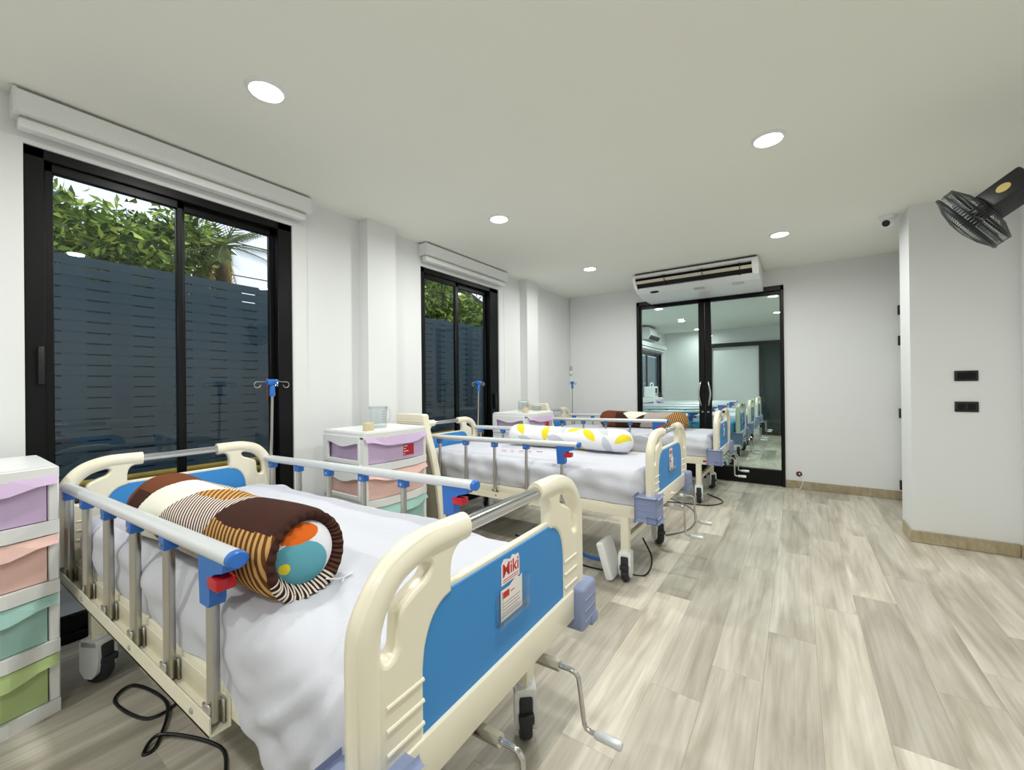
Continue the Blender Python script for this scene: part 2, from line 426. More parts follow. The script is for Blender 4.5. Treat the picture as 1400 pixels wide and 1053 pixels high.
# roller blinds above the windows
def blind(y0, y1, ztop, label, xo=0.0):
    t = thing('roller_blind', label, 'roller blind', (XL, (y0+y1)/2, ztop), 0, 'white roller blinds above the windows')
    w = (y1-y0)/2; mb = MB()
    mb.prism([(0.001, 0), (0.105, 0), (0.115, -0.01), (0.115, -0.10), (0.085, -0.105), (0.001, -0.105)], -w, w, 'y'); mb.build('cassette', M_WHITEP, t)
    MB().rbox(0.02, 0.075, -w+0.015, w-0.02, -0.12, -0.106, 0.003, 1).build('roller_fabric', mat('blind_fabric', (196, 192, 180), 0.9), t)
    mb = MB().rbox(0.03, 0.088, -w+0.012, w-0.03, -0.162, -0.12, 0.006, 2); mb.build('bottom_rail', M_WHITEP, t)
    for s in (-1, 1): MB().rbox(0.001, 0.11, s*w-0.004*s, s*w+0.004*s, -0.106, 0, 0.002, 1).build('end_cap', M_WHITEP, t)
    mb = MB().tube([(0.05, w-0.012, -0.11), (0.05, w-0.012, -1.35)], 0.0022, 6); mb.build('pull_cord', M_WHITEP, t)
    return t
blind(0.262, 1.63, 2.612, 'long white roller blind cassette above the larger-looking window next to the first bed')
blind(2.755, 4.085, 2.612, 'white roller blind cassette above the window between the two wall pillars')
blind(8.95, 11.45, 2.25, 'white roller blind seen through the glass door, under the wall air conditioner')

# glass double door
gd = struct(MB().rbox(DX0, DX0+0.045, YB-0.02, YB+0.09, 0, DZ, 0.004, 1).rbox(DX1-0.035, DX1, YB-0.02, YB+0.09, 0, DZ, 0.004, 1)
            .rbox(DX0, DX1, YB-0.02, YB+0.09, DZ-0.06, DZ, 0.004, 1).build('door_1', M_BLACK))
for a, b, hx in ((-1.85, -1.004, -1.035), (-0.998, -0.160, -0.965)):
    mb = MB(); l0 = a+0.012 if a < -1.5 else -0.925; l1 = -1.076 if a < -1.5 else b-0.006
    mb.rbox(a, l0, YB+0.01, YB+0.06, 0.01, DZ-0.06, 0.003, 1); mb.rbox(l1, b, YB+0.01, YB+0.06, 0.01, DZ-0.06, 0.003, 1)
    mb.rbox(a, b, YB+0.01, YB+0.06, DZ-0.10, DZ-0.06, 0.003, 1); mb.rbox(a, b, YB+0.002, YB+0.068, 0.01, 0.19, 0.003, 1)
    leaf = mb.build('door_leaf', M_BLACK, gd)
    MB().box(l0-0.004, l1+0.004, YB+0.031, YB+0.039, 0.185, DZ-0.095).build('pane', M_GLASSD, leaf, smooth=False)
    sg = -1 if hx < -1 else 1
    pts = crom([(hx, YB+0.01, 0.95), (hx+sg*0.014, YB-0.045, 0.985), (hx+sg*0.035, YB-0.055, 1.12), (hx+sg*0.014, YB-0.045, 1.255), (hx, YB+0.01, 1.29)], 6)
    MB().tube(pts, 0.011, 10).build('handle', M_CHROME, leaf)
    MB().cyl((hx, YB+0.012, 0.88), (hx, YB-0.004, 0.88), 0.013, 14).build('lock', M_STEEL, leaf)

# room behind the door: dark sliding door in the far wall
d3 = struct(MB().rbox(-1.85, -1.80, Y2-0.06, Y2, 0, 2.24, 0.003, 1).rbox(-1.85, XR-0.02, Y2-0.08, Y2, 2.17, 2.27, 0.004, 1).build('door_3', M_BLACK))
for a, b in ((-0.76, 0.25), (0.27, 1.26)):
    lf = MB().rbox(a, a+0.06, Y2-0.07, Y2-0.02, 0.005, 2.2, 0.003, 1).rbox(b-0.06, b, Y2-0.07, Y2-0.02, 0.005, 2.2, 0.003, 1).rbox(a, b, Y2-0.07, Y2-0.02, 0.005, 0.12, 0.003, 1).build('sliding_leaf', M_BLACK, d3)
    MB().box(a+0.05, b-0.05, Y2-0.05, Y2-0.04, 0.11, 2.18).build('pane', mat('dark_glass', (22, 40, 42), 0.08), lf, smooth=False)

# ================================================================== outside
struct(MB().box(-26, XL-0.15, -9, 24, -0.2, -0.05).build('ground', M_CONC, smooth=False))
fx = -4.1
fence = thing('fence', 'dark blue-grey board fence with rows of narrow slits outside the windows', 'fence', (fx, 3.2, -0.05))
bh, gap = 0.0655, 0.0105; nb = 29; ztop = 2.23
bmz = MB().box(-0.009, 0.009, -4.2, 13.8, -bh/2, bh/2).mesh('board', M_FENCE, smooth=False)
for i in range(nb):
    link('board', bmz, fence, (0, 0, ztop-bh/2-i*(bh+gap)))
bt = MB().box(-0.024, -0.0095, -0.0615, 0.0615, 0.02, ztop-0.01)
for i in range(nb-1):
    zz = ztop-bh-i*(bh+gap); bt.box(-0.0096, 0.0078, -0.0615, 0.0615, zz-gap+0.0005, zz-0.0005)
bt = bt.mesh('batten', M_FENCE, smooth=False)
y = -0.85
while y < 16.9:
    link('batten', bt, fence, (0, y-3.2, 0)); y += 0.2465
struct(MB().box(-4.75, -4.55, -2, 17.2, -0.05, 2.08).build('slit_backing', mat('slit_backing_dark', (40, 42, 42), 0.9), smooth=False))  # dark slab added behind the fence so its slits look dark
for z, xx, lb in ((0.645, -3.78, 'upper'), (0.575, -3.76, 'lower')):
    t = thing('yellow_pole', '%s of two long yellow poles resting outside the windows' % lb, 'pole', (xx, 3.0, z))
    MB().cyl((0, -3.4, 0), (0, 3.6, 0), 0.026, 14).build('pole_shaft', M_YEL, t)
    if lb == 'upper':
        continue
for yy in (-0.2, 1.0, 2.2, 3.6, 5.0, 6.3):
    t = thing('trestle', 'small dark stand carrying the yellow poles along the fence', 'stand', (-3.77, yy, -0.05), 0, 'dark stands under the yellow poles')
    MB().rbox(-0.05, 0.05, -0.015, 0.015, 0, 0.598, 0.003, 1).build('upright', M_BLACKP, t)
    MB().rbox(-0.07, -0.04, -0.015, 0.015, 0.5, 0.668, 0.003, 1).build('stop', M_BLACKP, t)

bmt = thing('broom', 'broom with reddish-brown wooden handle leaning on the fence outside', 'broom', (-3.93, 1.90, -0.05))
MB().tube([(0.0, 0.03, 0.16), (-0.10, -0.045, 1.40)], 0.017, 10).build('broom_handle', mat('broom_wood', (150, 84, 48), 0.6), bmt)
MB().prism([(-0.14, 0.0), (0.14, 0.0), (0.09, 0.20), (-0.09, 0.20)], -0.02, 0.03, 'x').build('broom_head', M_YEL, bmt, smooth=False)
def leaf_cloud(mb, n, c, rad, size, seed, mis=(0, 1, 2), droop=0.3):
    rnd = random.Random(seed)
    for i in range(n):
        while True:
            p = Vector((rnd.uniform(-1, 1), rnd.uniform(-1, 1), rnd.uniform(-1, 1)))
            if 0.25 < p.length < 1: break
        lump = 0.82+0.22*math.sin(p.x*7+seed)*math.sin(p.y*6+1.3*seed)+0.1*math.sin(p.z*9)
        q = Vector((c[0]+p.x*rad[0]*lump, c[1]+p.y*rad[1]*lump, c[2]+p.z*rad[2]*lump))
        d = (p*0.8+Vector((rnd.gauss(0, 0.7), rnd.gauss(0, 0.7), rnd.gauss(-droop, 0.5)))).normalized()
        sd = d.cross(Vector((rnd.gauss(0, 1), rnd.gauss(0, 1), rnd.gauss(0, 1)))).normalized()
        nn = sd.cross(d); s = size*rnd.uniform(0.6, 1.3); w = s*0.19
        k = rnd.random(); mi = mis[0] if k < 0.5 else (mis[1] if k < 0.78 else mis[2])
        mb.add([q, q+d*s*0.45+sd*w+nn*s*0.06, q+d*s+nn*-s*0.08, q+d*s*0.45-sd*w+nn*s*0.06, q+d*s*0.5], [(0, 4, 1), (1, 4, 2), (2, 4, 3), (3, 4, 0)], mi)
def tree(label, base, blobs, seed, size=0.115, n=1500):
    t = thing('tree', label, 'tree', base)
    rnd = random.Random(seed); mb = MB(); b = Vector(base)
    top = Vector(blobs[0][0])-b
    mb.tube(crom([(0, 0, 0), (0.04, 0.03, top.z*0.35), (top.x*0.5, top.y*0.5, top.z*0.7), tuple(top)], 5), [0.09-0.0035*i for i in range(16)], 8)
    mb.build('trunk', M_BARK, t)
    for (c, r) in blobs:
        cc = Vector(c)-b
        MB().tube(crom([(top.x*0.3, top.y*0.3, top.z*0.5), tuple((cc+top*0.5)*0.6), tuple(cc)], 4), 0.022, 6).build('branch', M_BARK, t)
    mb = MB()
    for i, (c, r) in enumerate(blobs): leaf_cloud(mb, int(n*r[0]*r[1]*r[2]/0.12)+350, Vector(c)-b, r, size, seed+i)
    o = mb.build('foliage', M_LEAFS, t, smooth=False, fix=False); o['kind'] = 'stuff'
    return t
tree('dense leafy green tree rising above the fence behind the first window', (-5.5, 1.05, -0.05),
     [((-5.4, 1.0, 2.45), (0.55, 0.62, 0.42)), ((-5.5, 0.70, 2.78), (0.45, 0.36, 0.34)), ((-5.4, 1.22, 2.66), (0.5, 0.42, 0.40)), ((-5.4, 1.68, 2.72), (0.45, 0.36, 0.58)), ((-5.5, 0.3, 2.5), (0.5, 0.5, 0.5))], 3, n=1300)
tree('bright yellow-green tree above the fence behind the second window', (-5.5, 5.6, -0.05),
     [((-5.4, 5.4, 2.75), (0.6, 0.42, 0.62)), ((-5.4, 6.15, 2.6), (0.6, 0.45, 0.48)), ((-5.5, 5.0, 3.0), (0.6, 0.55, 0.6)), ((-5.7, 5.75, 2.35), (0.5, 0.6, 0.3))], 11, size=0.11, n=1500)
tree('rounded green shrub tree beyond the fence opposite the first pillar', (-5.6, 3.6, -0.05),
     [((-5.6, 3.6, 2.3), (0.6, 0.6, 0.5)), ((-5.5, 4.1, 2.6), (0.5, 0.5, 0.5))], 23, n=900)
# palm
palm = thing('palm_tree', 'palm with fanned green and dry yellow fronds behind the first window', 'palm', (-5.15, 1.93, -0.05))
MB().tube(crom([(0, 0, 0), (0.02, 0.01, 1.2), (0, 0, 2.85)], 8), 0.075, 10).build('trunk', M_BARK, palm)
rnd = random.Random(5)
for k in range(30):
    a = 2*math.pi*k/30+rnd.uniform(-0.1, 0.1); el = R(rnd.choice([65, 45, 25, 5, -15, -60])); ln = rnd.uniform(0.5, 0.72)
    dry = el < R(-20)
    mb = MB(); prev = Vector((0, 0, 2.86)); d = Vector((math.cos(a)*math.cos(el), math.sin(a)*math.cos(el), math.sin(el)))
    pts = [prev.copy()]
    for j in range(9):
        d = (d+Vector((0, 0, -0.06))).normalized(); prev = prev+d*ln/9; pts.append(prev.copy())
    mb.tube(pts, [0.009-0.0008*j for j in range(10)], 5)
    sd = d.cross(Vector((0, 0, 1)))
    if sd.length < 0.1: sd = Vector((1, 0, 0))
    sd.normalize()
    for j in range(2, 10):
        for s in (-1, 1):
            for h in (0, 0.5):
                p = pts[j]*(1-h)+pts[j-1]*h; dd = (pts[j]-pts[j-1]).normalized()
                tip = p+(dd*0.75+sd*s*0.8+Vector((0, 0, -0.30))).normalized()*(0.13 if dry else 0.26)*(1-0.05*j)
                w = dd*0.008
                mb.add([p-w, p+w, tip], [(0, 1, 2)])
    mb.build('frond', M_LEAFS[4 if dry else 3], palm, smooth=False, fix=False)
# neighbour's house
hs = thing('house', 'neighbouring house with pale walls and dark pitched roof beyond the trees', 'house', (-10.5, 7.6, -0.05))
MB().box(-1.6, 1.6, -2.6, 5.5, 0, 3.0).build('walls', M_HOUSE, hs, smooth=False)
MB().prism([(-3.35, 2.95), (1.4, 4.55), (6.2, 2.95), (6.2, 2.80), (1.4, 4.38), (-3.35, 2.80)], -2.1, 2.1, 'x').build('roof', M_ROOF, hs, smooth=False)
for yy in (-1.2, 2.2):
    wn = MB().rbox(1.58, 1.64, yy-0.5, yy+0.5, 1.0, 2.2, 0.01, 1).build('window', M_BLACK, hs); MB().box(1.64, 1.65, yy-0.44, yy+0.44, 1.06, 2.14).build('pane', MATS['dark_glass'], wn, smooth=False)
wz = ((-6.3, 3.55, 3.4), (-6.5, 3.4, 3.28))
for i, (xx, za, zb) in enumerate(((-7.0, 3.55, 3.95), (-7.2, 3.1, 3.5))):
    pts = [(xx, -1+k*1.2, za+(zb-za)*k/9-0.25*math.sin(math.pi*k/9)) for k in range(10)]
    t = MB().tube(pts, 0.009, 5).build('power_line', M_BLACKP); tag(t, '%s thin black overhead wire crossing the sky outside the windows' % ('higher' if i == 0 else 'lower'), 'wire')
pole_t = []
for yy, h in ((-1.0, 4.2), (9.8, 4.2)):
    t = thing('utility_pole', 'grey utility pole at the %s end of the overhead wires' % ('first-window' if yy < 0 else 'house'), 'pole', (-7.1, yy, -0.05))
    MB().cyl((0, 0, 0), (0, 0, h), 0.1, 12).build('pole_shaft', M_CONC, t)
    MB().rbox(-0.4, 0.4, -0.04, 0.04, h-0.5, h-0.42, 0.01, 1).build('crossarm', M_CONC, t)

# ================================================================== ceiling downlights
dl_spots = [(-2.0, 0.93), (-2.0, 2.735), (-2.0, 4.54), (-0.12, 0.93), (-0.12, 2.735), (-0.12, 4.54), (-2.0, -0.87), (-0.12, -0.87)]
dl_room2 = [(-2.06, 7.7), (-2.06, 9.5), (-2.06, 11.2), (-0.3, 7.7), (-0.3, 9.5)]
dl_where = {(-2.0, 0.93): 'above the first bed near its window', (-2.0, 2.735): 'above the head of the second bed', (-2.0, 4.54): 'above the third bed by the back wall corner',
            (-0.12, 0.93): 'over the floor beside the foot of the first bed', (-0.12, 2.735): 'over the open floor beyond the foot of the second bed', (-0.12, 4.54): 'in front of the air conditioner, over the floor',
            (-2.0, -0.87): 'over the drawer tower end of the room', (-0.12, -0.87): 'over the open floor at the rear wall end'}
ring_me = MB().lathe([(0.066, -0.004), (0.070, -0.012), (0.082, -0.008), (0.086, 0.0)], 36).mesh('trim_ring', M_WHITEP)
dif_me = MB().lathe([(0.0005, -0.018), (0.035, -0.0165), (0.055, -0.012), (0.066, -0.004)], 36).mesh('diffuser', M_LED)
for i, (x, y) in enumerate(dl_spots+dl_room2):
    r2 = i >= len(dl_spots)
    lb = 'round recessed ceiling downlight seen through the glass door' if r2 else 'round recessed ceiling downlight '+dl_where[(x, y)]
    t = thing('downlight', lb, 'ceiling light', (x, y, H), 0, 'downlights of the room behind the glass door' if r2 else 'recessed ceiling downlights')
    link('trim_ring', ring_me, t); link('diffuser', dif_me, t)
    ld = D.lights.new('downlight_lamp', 'AREA'); ld.shape = 'DISK'; ld.size = 0.12; ld.energy = LAMP_W*((0.55 if y > 11 else 1.2) if r2 else 1.0); ld.color = (0.995, 1.0, 0.965); ld.spread = R(170)
    lo = D.objects.new('downlight_lamp', ld); COL.objects.link(lo); lo.parent = t; lo.location = (0, 0, -0.020)

# ================================================================== hospital bed
def mirror_poly(half): return half+[(-a, b) for a, b in reversed(half)]
def board_frame():
    outer = [(-0.46, 0.49), (-0.46, 0.80)]
    outer += [tuple(p) for p in crom([(-0.46, 0.80), (-0.455, 0.838), (-0.435, 0.878), (-0.395, 0.925), (-0.35, 0.949), (-0.30, 0.961), (-0.25, 0.962), (-0.165, 0.957)], 5)][1:]
    outer += [(-0.163, 0.912), (-0.19, 0.910)]
    outer += [tuple(p) for p in crom([(-0.19, 0.910), (-0.212, 0.897), (-0.222, 0.872), (-0.224, 0.832)], 5)][1:]
    panel = [(-0.307, 0.575), (-0.307, 0.70)]+[tuple(p) for p in crom([(-0.307, 0.70), (-0.300, 0.745), (-0.282, 0.783), (-0.256, 0.806), (-0.222, 0.816)], 5)][1:]
    hole = [tuple(p) for p in crom([(-0.29, 0.900), (-0.287, 0.888), (-0.300, 0.873), (-0.330, 0.861), (-0.362, 0.842), (-0.369, 0.81), (-0.372, 0.775), (-0.386, 0.760), (-0.402, 0.763), (-0.408, 0.785), (-0.404, 0.818), (-0.388, 0.857), (-0.359, 0.890), (-0.322, 0.906)], 5, True)]
    mp = lambda a, b, c: (c, a, b)
    post = outer+[(-0.222, 0.816)]+list(reversed(panel))+[(-0.307, 0.49)]
    mirr = lambda lp: [(-a, b) for a, b in lp]
    fr = plate_mesh('f', [post, hole], -0.050, -0.010, 0.009, None, mp)
    f2 = plate_mesh('f', [mirr(post), mirr(hole)], -0.050, -0.010, 0.009, None, mp)
    fr.add(f2.v, f2.f)
    fr.rbox(-0.040, -0.020, -0.228, 0.228, 0.812, 0.832, 0.004, 1)
    for s in (-1, 1):
        path = crom([(-0.030, s*0.433, 0.495), (-0.030, s*0.433, 0.70), (-0.030, s*0.432, 0.80), (-0.030, s*0.419, 0.853), (-0.030, s*0.372, 0.908), (-0.030, s*0.30, 0.933), (-0.030, s*0.23, 0.936), (-0.030, s*0.163, 0.935)], 6)
        fr.tube(path, (0.031, 0.026), 14, upv=(1, 0, 0))
        for z in (0.683, 0.642, 0.599):
            fr.tube([(-0.0105, s*0.400, z), (-0.0105, s*0.310, z)], 0.0042, 8)
            fr.tube([(-0.0495, s*0.400, z), (-0.0495, s*0.310, z)], 0.0042, 8)
    fr.rbox(-0.056, -0.004, -0.37, 0.37, 0.478, 0.572, 0.004, 2)
    pn = [(-0.312, 0.568), (-0.312, 0.70)]+[tuple(p) for p in crom([(-0.312, 0.70), (-0.305, 0.748), (-0.286, 0.787), (-0.259, 0.811), (-0.222, 0.821)], 5)][1:]
    pan = MB().prism(mirror_poly(pn), -0.0455, -0.0145, 'x')
    return fr, pan
fr_mb, pan_mb = board_frame()
FRAME_ME = fr_mb.mesh('end_board', M_CREAM, ang=40); PANEL_ME = pan_mb.mesh('panel', M_BLUEP, smooth=False)
GRAB_ME = MB().cyl((-0.03, -0.168, 0.935), (-0.03, 0.168, 0.935), 0.0185, 20).mesh('grab_bar', M_CHROME)
def bumper_me(s):
    mb = MB(); mb.rbox(-0.105, 0.026, s*0.372, s*0.490, 0.433, 0.577, 0.014, 3)
    for z in (0.465, 0.50, 0.535):
        mb.tube([(-0.098, s*0.4895, z), (0.012, s*0.4895, z)], 0.003, 6); mb.tube([(0.0255, s*0.385, z), (0.0255, s*0.478, z)], 0.003, 6)
    mb.rbox(-0.03, 0.030, s*0.44, s*0.494, 0.427, 0.462, 0.006, 2)
    return mb.mesh('bumper', M_LAV)
BUMP = {s: bumper_me(s) for s in (-1, 1)}

def make_bed():
    bed = thing('hospital_bed', 'x', 'bed')
    for nm, lx, lz, rot in (('footboard', 0, 0, 0), ('headboard', -2.15, -0.028, math.pi)):
        b = link(nm, FRAME_ME, bed, (lx, 0, lz)); b.rotation_euler = (0, 0, rot)
        link('panel', PANEL_ME, b); link('grab_bar', GRAB_ME, b)
        if nm == 'footboard':
            for s in (-1, 1): link('bumper', BUMP[s], b)
            mp = lambda a, c, d: (d-0.0158, a+0.003, c)
            sh = [(-0.040, 0.748), (-0.040, 0.800), (-0.028, 0.812), (-0.012, 0.808), (0.002, 0.803), (0.010, 0.812), (0.026, 0.806), (0.040, 0.806), (0.044, 0.790), (0.044, 0.748)]
            MB().prism([(a+0.003, z) for a, z in sh], -0.0146, -0.0136, 'x').build('sticker', M_WHITEINK, b, smooth=False)
            text_mb('Miki', 0.046, 0.0003, lambda a, c, d: (d-0.0132, a+0.005, c+0.768), offset=0.0005).build('lettering', M_REDINK, b, smooth=False)
            MB().box(-0.0136, -0.0131, -0.03, 0.042, 0.7585, 0.7602).box(-0.0136, -0.0131, -0.03, 0.042, 0.753, 0.7545).build('small_print', M_REDINK, b, smooth=False)
            # clear card holder with card
            mb = MB(); y0, y1, z0, z1 = -0.062, 0.08, 0.656, 0.742
            mb.box(-0.0155, -0.0135, y0, y1, z0, z1-0.012); mb.box(-0.0155, 0.0, y0, y1, z0, z0+0.004)
            mb.rbox(-0.0155, 0.001, y0, y0+0.016, z0, z1, 0.003, 1); mb.rbox(-0.0155, 0.001, y1-0.022, y1, z0, z1+0.004, 0.003, 1); mb.box(-0.002, 0.0, y0, y1, z0, z0+0.03)
            mb.build('card_holder', M_CLEAR, b, smooth=False)
            MB().prism([(-0.044, 0.662), (0.056, 0.662), (0.056, 0.748), (0.045, 0.742), (0.03, 0.752), (-0.005, 0.738), (-0.044, 0.739)], -0.0125, -0.0115, 'x').build('card', M_PAPER, b, smooth=False)
            MB().box(-0.0114, -0.0111, -0.036, -0.006, 0.716, 0.732).box(-0.0114, -0.0111, 0.0, 0.018, 0.722, 0.7245).build('card_heading', M_REDINK, b, smooth=False)
            mb = MB()
            for i in range(5): mb.box(-0.0114, -0.0111, -0.036, 0.046-0.008*(i % 2), 0.703-0.008*i, 0.7042-0.008*i)
            mb.build('card_text', M_GREYINK, b, smooth=False)
    # frame
    MB().rbox(-2.09, -0.06, -0.401, -0.357, 0.41, 0.488, 0.006, 2).build('side_beam', M_CREAMP, bed)
    MB().rbox(-2.09, -0.06, 0.357, 0.401, 0.41, 0.488, 0.006, 2).build('side_beam', M_CREAMP, bed)
    for x in (-0.10, -0.75, -1.4, -2.05): MB().rbox(x-0.02, x+0.02, -0.357, 0.357, 0.42, 0.46, 0.004, 1).build('cross_bar', M_CREAMP, bed)
    MB().rbox(-2.06, -0.07, -0.356, 0.356, 0.470, 0.486, 0.004, 1).build('mattress_platform', M_DARKB, bed)
    for y in (-0.13, 0.163): MB().cyl((-0.07, y, 0.437), (-1.3, y*0.9, 0.437), 0.012, 10).build('screw_rod', M_STEEL, bed)
    # side rails
    for s in (-1, 1):
        Y = s*0.428; ox = 0.036 if s > 0 else 0.0; xs = [-0.628+ox-0.288*i for i in range(6)]
        zr = lambda x: 0.850-0.032*(-(x+0.45)/1.65)
        mb = MB(); mb.tube([(-0.505+ox, Y, zr(-0.503)), (-1.3, Y, zr(-1.3)), (-2.10, Y, zr(-2.10))], (0.024, 0.0205), 16)
        rail = mb.build('side_rail', M_ALU, bed)
        mb = MB().tube([(-0.488+ox, Y, zr(-0.487)), (-0.491+ox, Y, zr(-0.489)), (-0.506+ox, Y, zr(-0.503))], [(0.020, 0.017), (0.0240, 0.0205), (0.0247, 0.0212)], 16); mb.build('end_cap', M_BLUE, rail)
        # lower channel
        mb = MB(); ya, yb = s*0.402, s*0.450
        mb.box(-2.12, -0.597+ox, ya, yb, 0.398, 0.404); mb.box(-2.12, -0.597+ox, s*0.446, yb, 0.398, 0.446); mb.box(-2.12, -0.597+ox, ya, s*0.406, 0.398, 0.468)
        ch = mb.build('rail_channel', M_CREAMP, bed, smooth=False)
        for x in (-0.70, -1.18, -1.75): MB().lathe([(0.0005, 0.004), (0.006, 0.004), (0.009, 0.0)] if s > 0 else [(0.0005, -0.004), (0.006, -0.004), (0.009, 0.0)], 12, (x, s*0.450, 0.424), 'y').build('bolt', M_STEEL, ch)
        for i, x in enumerate(xs):
            zt = zr(x)-0.014
            MB().tube([(x, Y, 0.412), (x, Y, zt)], (0.0155, 0.010), 12, upv=(1, 0, 0)).build('post', M_STEEL, rail)
            MB().rbox(x-0.021, x+0.021, Y-0.0185, Y-0.012, 0.405, 0.466, 0.003, 1).rbox(x-0.021, x+0.021, Y+0.012, Y+0.0185, 0.405, 0.466, 0.003, 1).rbox(x-0.021, x-0.016, Y-0.019, Y+0.019, 0.405, 0.436, 0.002, 1).build('post_foot', M_STEEL, rail)
            if i > 0:
                MB().rbox(x-0.022, x+0.022, Y-0.019, Y+0.019, zt-0.038, zt+0.004, 0.005, 2).build('bracket', M_BLUE, rail)
                MB().cyl((x+0.004, Y-0.022, zt-0.02), (x+0.004, Y+0.022, zt-0.02), 0.007, 10).build('pivot', M_STEEL, rail)
            else:
                prof = [(x+0.105, zt+0.004), (x+0.10, zt-0.018), (x+0.055, zt-0.030), (x+0.030, zt-0.050), (x+0.030, zt-0.104), (x+0.024, zt-0.120), (x-0.026, zt-0.120), (x-0.030, zt-0.06), (x-0.034, zt+0.004)]
                MB().prism(prof, Y-0.019, Y+0.019, 'y').build('latch', M_BLUE, rail, smooth=False)
                MB().rbox(x+0.022, x+0.078, Y-0.022, Y+0.022, zt-0.070, zt-0.040, 0.005, 2).build('latch_button', M_RED, rail)
    # legs and castors
    for x in (-0.205, -1.90):
        for s in (-1, 1):
            y = s*0.374
            lg = MB().rbox(x-0.026, x+0.026, y-0.026, y+0.026, 0.185, 0.42, 0.006, 2).build('leg', M_CREAMP, bed)
            ca = {(-0.205, -1): -82, (-0.205, 1): -52, (-1.90, -1): 25, (-1.90, 1): 100}[(x, s)]
            mb = MB()
            prof = [(-0.045, 0.18), (-0.032, 0.19), (0.032, 0.19), (0.045, 0.175), (0.05, 0.11), (0.04, 0.055), (0.015, 0.03), (-0.02, 0.03), (-0.045, 0.06)]
            mb.prism(prof, -0.038, -0.024, 'y'); mb.prism(prof, 0.024, 0.038, 'y')
            mb.rbox(-0.045, 0.045, -0.038, 0.038, 0.155, 0.192, 0.008, 2); mb.cyl((0, 0, 0.19), (0, 0, 0.205), 0.03, 16)
            pcs = [mb.build('castor_fork', M_WHITEP, lg)]
            pcs.append(MB().lathe([(0.035, -0.021), (0.058, -0.021), (0.0625, -0.012), (0.0625, 0.012), (0.058, 0.021), (0.035, 0.021)], 28, (0, 0, 0.0625), 'y').build('wheel', M_RUBBER, lg))
            pcs.append(MB().lathe([(0.0005, -0.022), (0.034, -0.022), (0.034, 0.022), (0.0005, 0.022)], 20, (0, 0, 0.0625), 'y').build('wheel_hub', M_STEEL, lg))
            mb = MB(); mb.rbox(0.030, 0.056, -0.022, 0.022, 0.085, 0.168, 0.005, 2); mb.rbox(0.040, 0.072, -0.027, 0.027, 0.088, 0.118, 0.006, 2); pcs.append(mb.build('brake_pedal', M_RUBBER, lg))
            for o_ in pcs: o_.location = (x, y, 0); o_.rotation_euler = (0, 0, R(ca))
        MB().rbox(x-0.018, x+0.018, -0.348, 0.348, 0.24, 0.28, 0.004, 1).build('stretcher', M_CREAMP, bed)
    # cranks
    for y, sw in ((-0.13, 0.014), (0.163, 0.044)):
        c = MB().tube([(-0.07, y, 0.455), (0.045, y, 0.458)], (0.0155, 0.0155), 6).build('crank', M_CHROME, bed)
        pts = [(0.03, y, 0.458), (0.075, y, 0.459), (0.091, y, 0.456), (0.1, y+sw*0.06, 0.444), (0.1, y+sw*0.9, 0.29), (0.103, y+sw*0.98, 0.277), (0.118, y+sw, 0.272), (0.14, y+sw, 0.272)]
        MB().tube(pts, 0.0068, 10).build('crank_arm', M_CHROME, c)
        mb = MB().tube([(0.13, y+sw, 0.272), (0.137, y+sw, 0.272), (0.20, y+sw, 0.272), (0.207, y+sw, 0.272)], [0.0105, 0.0125, 0.0135, 0.010], 12); mb.build('crank_grip', M_ALU, c)
    return bed
bed0 = make_bed()
BEDS = [(-0.600, 0.870, 1.47, 'hospital bed with blue panels beside the first window, brown patchwork bolster lying on it'),
        (-0.705, 2.950, 0.0, 'hospital bed by the second window, carrying the white bolster with yellow leaves'),
        (-0.655, 5.060, 0.0, 'hospital bed nearest the glass door and back wall, brown bolster on its far side'),
        (-0.640, 6.780, 0.0, 'hospital bed with blue mattress just behind the glass door'),
        (-0.640, 8.420, 0.0, 'hospital bed in the middle of the row behind the glass door'),
        (-0.640, 9.950, 0.0, 'hospital bed at the far end of the row behind the glass door')]
bed_objs = []
for i, (x, y, a, lb) in enumerate(BEDS):
    b = bed0 if i == 0 else copy_tree(bed0)
    b.location = (x, y, 0); b.rotation_euler = (0, 0, R(a)); b['label'] = lb; b['group'] = 'cream hospital beds with blue panels'
    bed_objs.append(b)
dc = MB().box(-0.16, -0.125, -0.4012, -0.4022, 0.435, 0.455).box(-0.12, -0.10, -0.4012, -0.4022, 0.44, 0.45).build('beam_mark', M_REDINK, bed_objs[2], smooth=False)

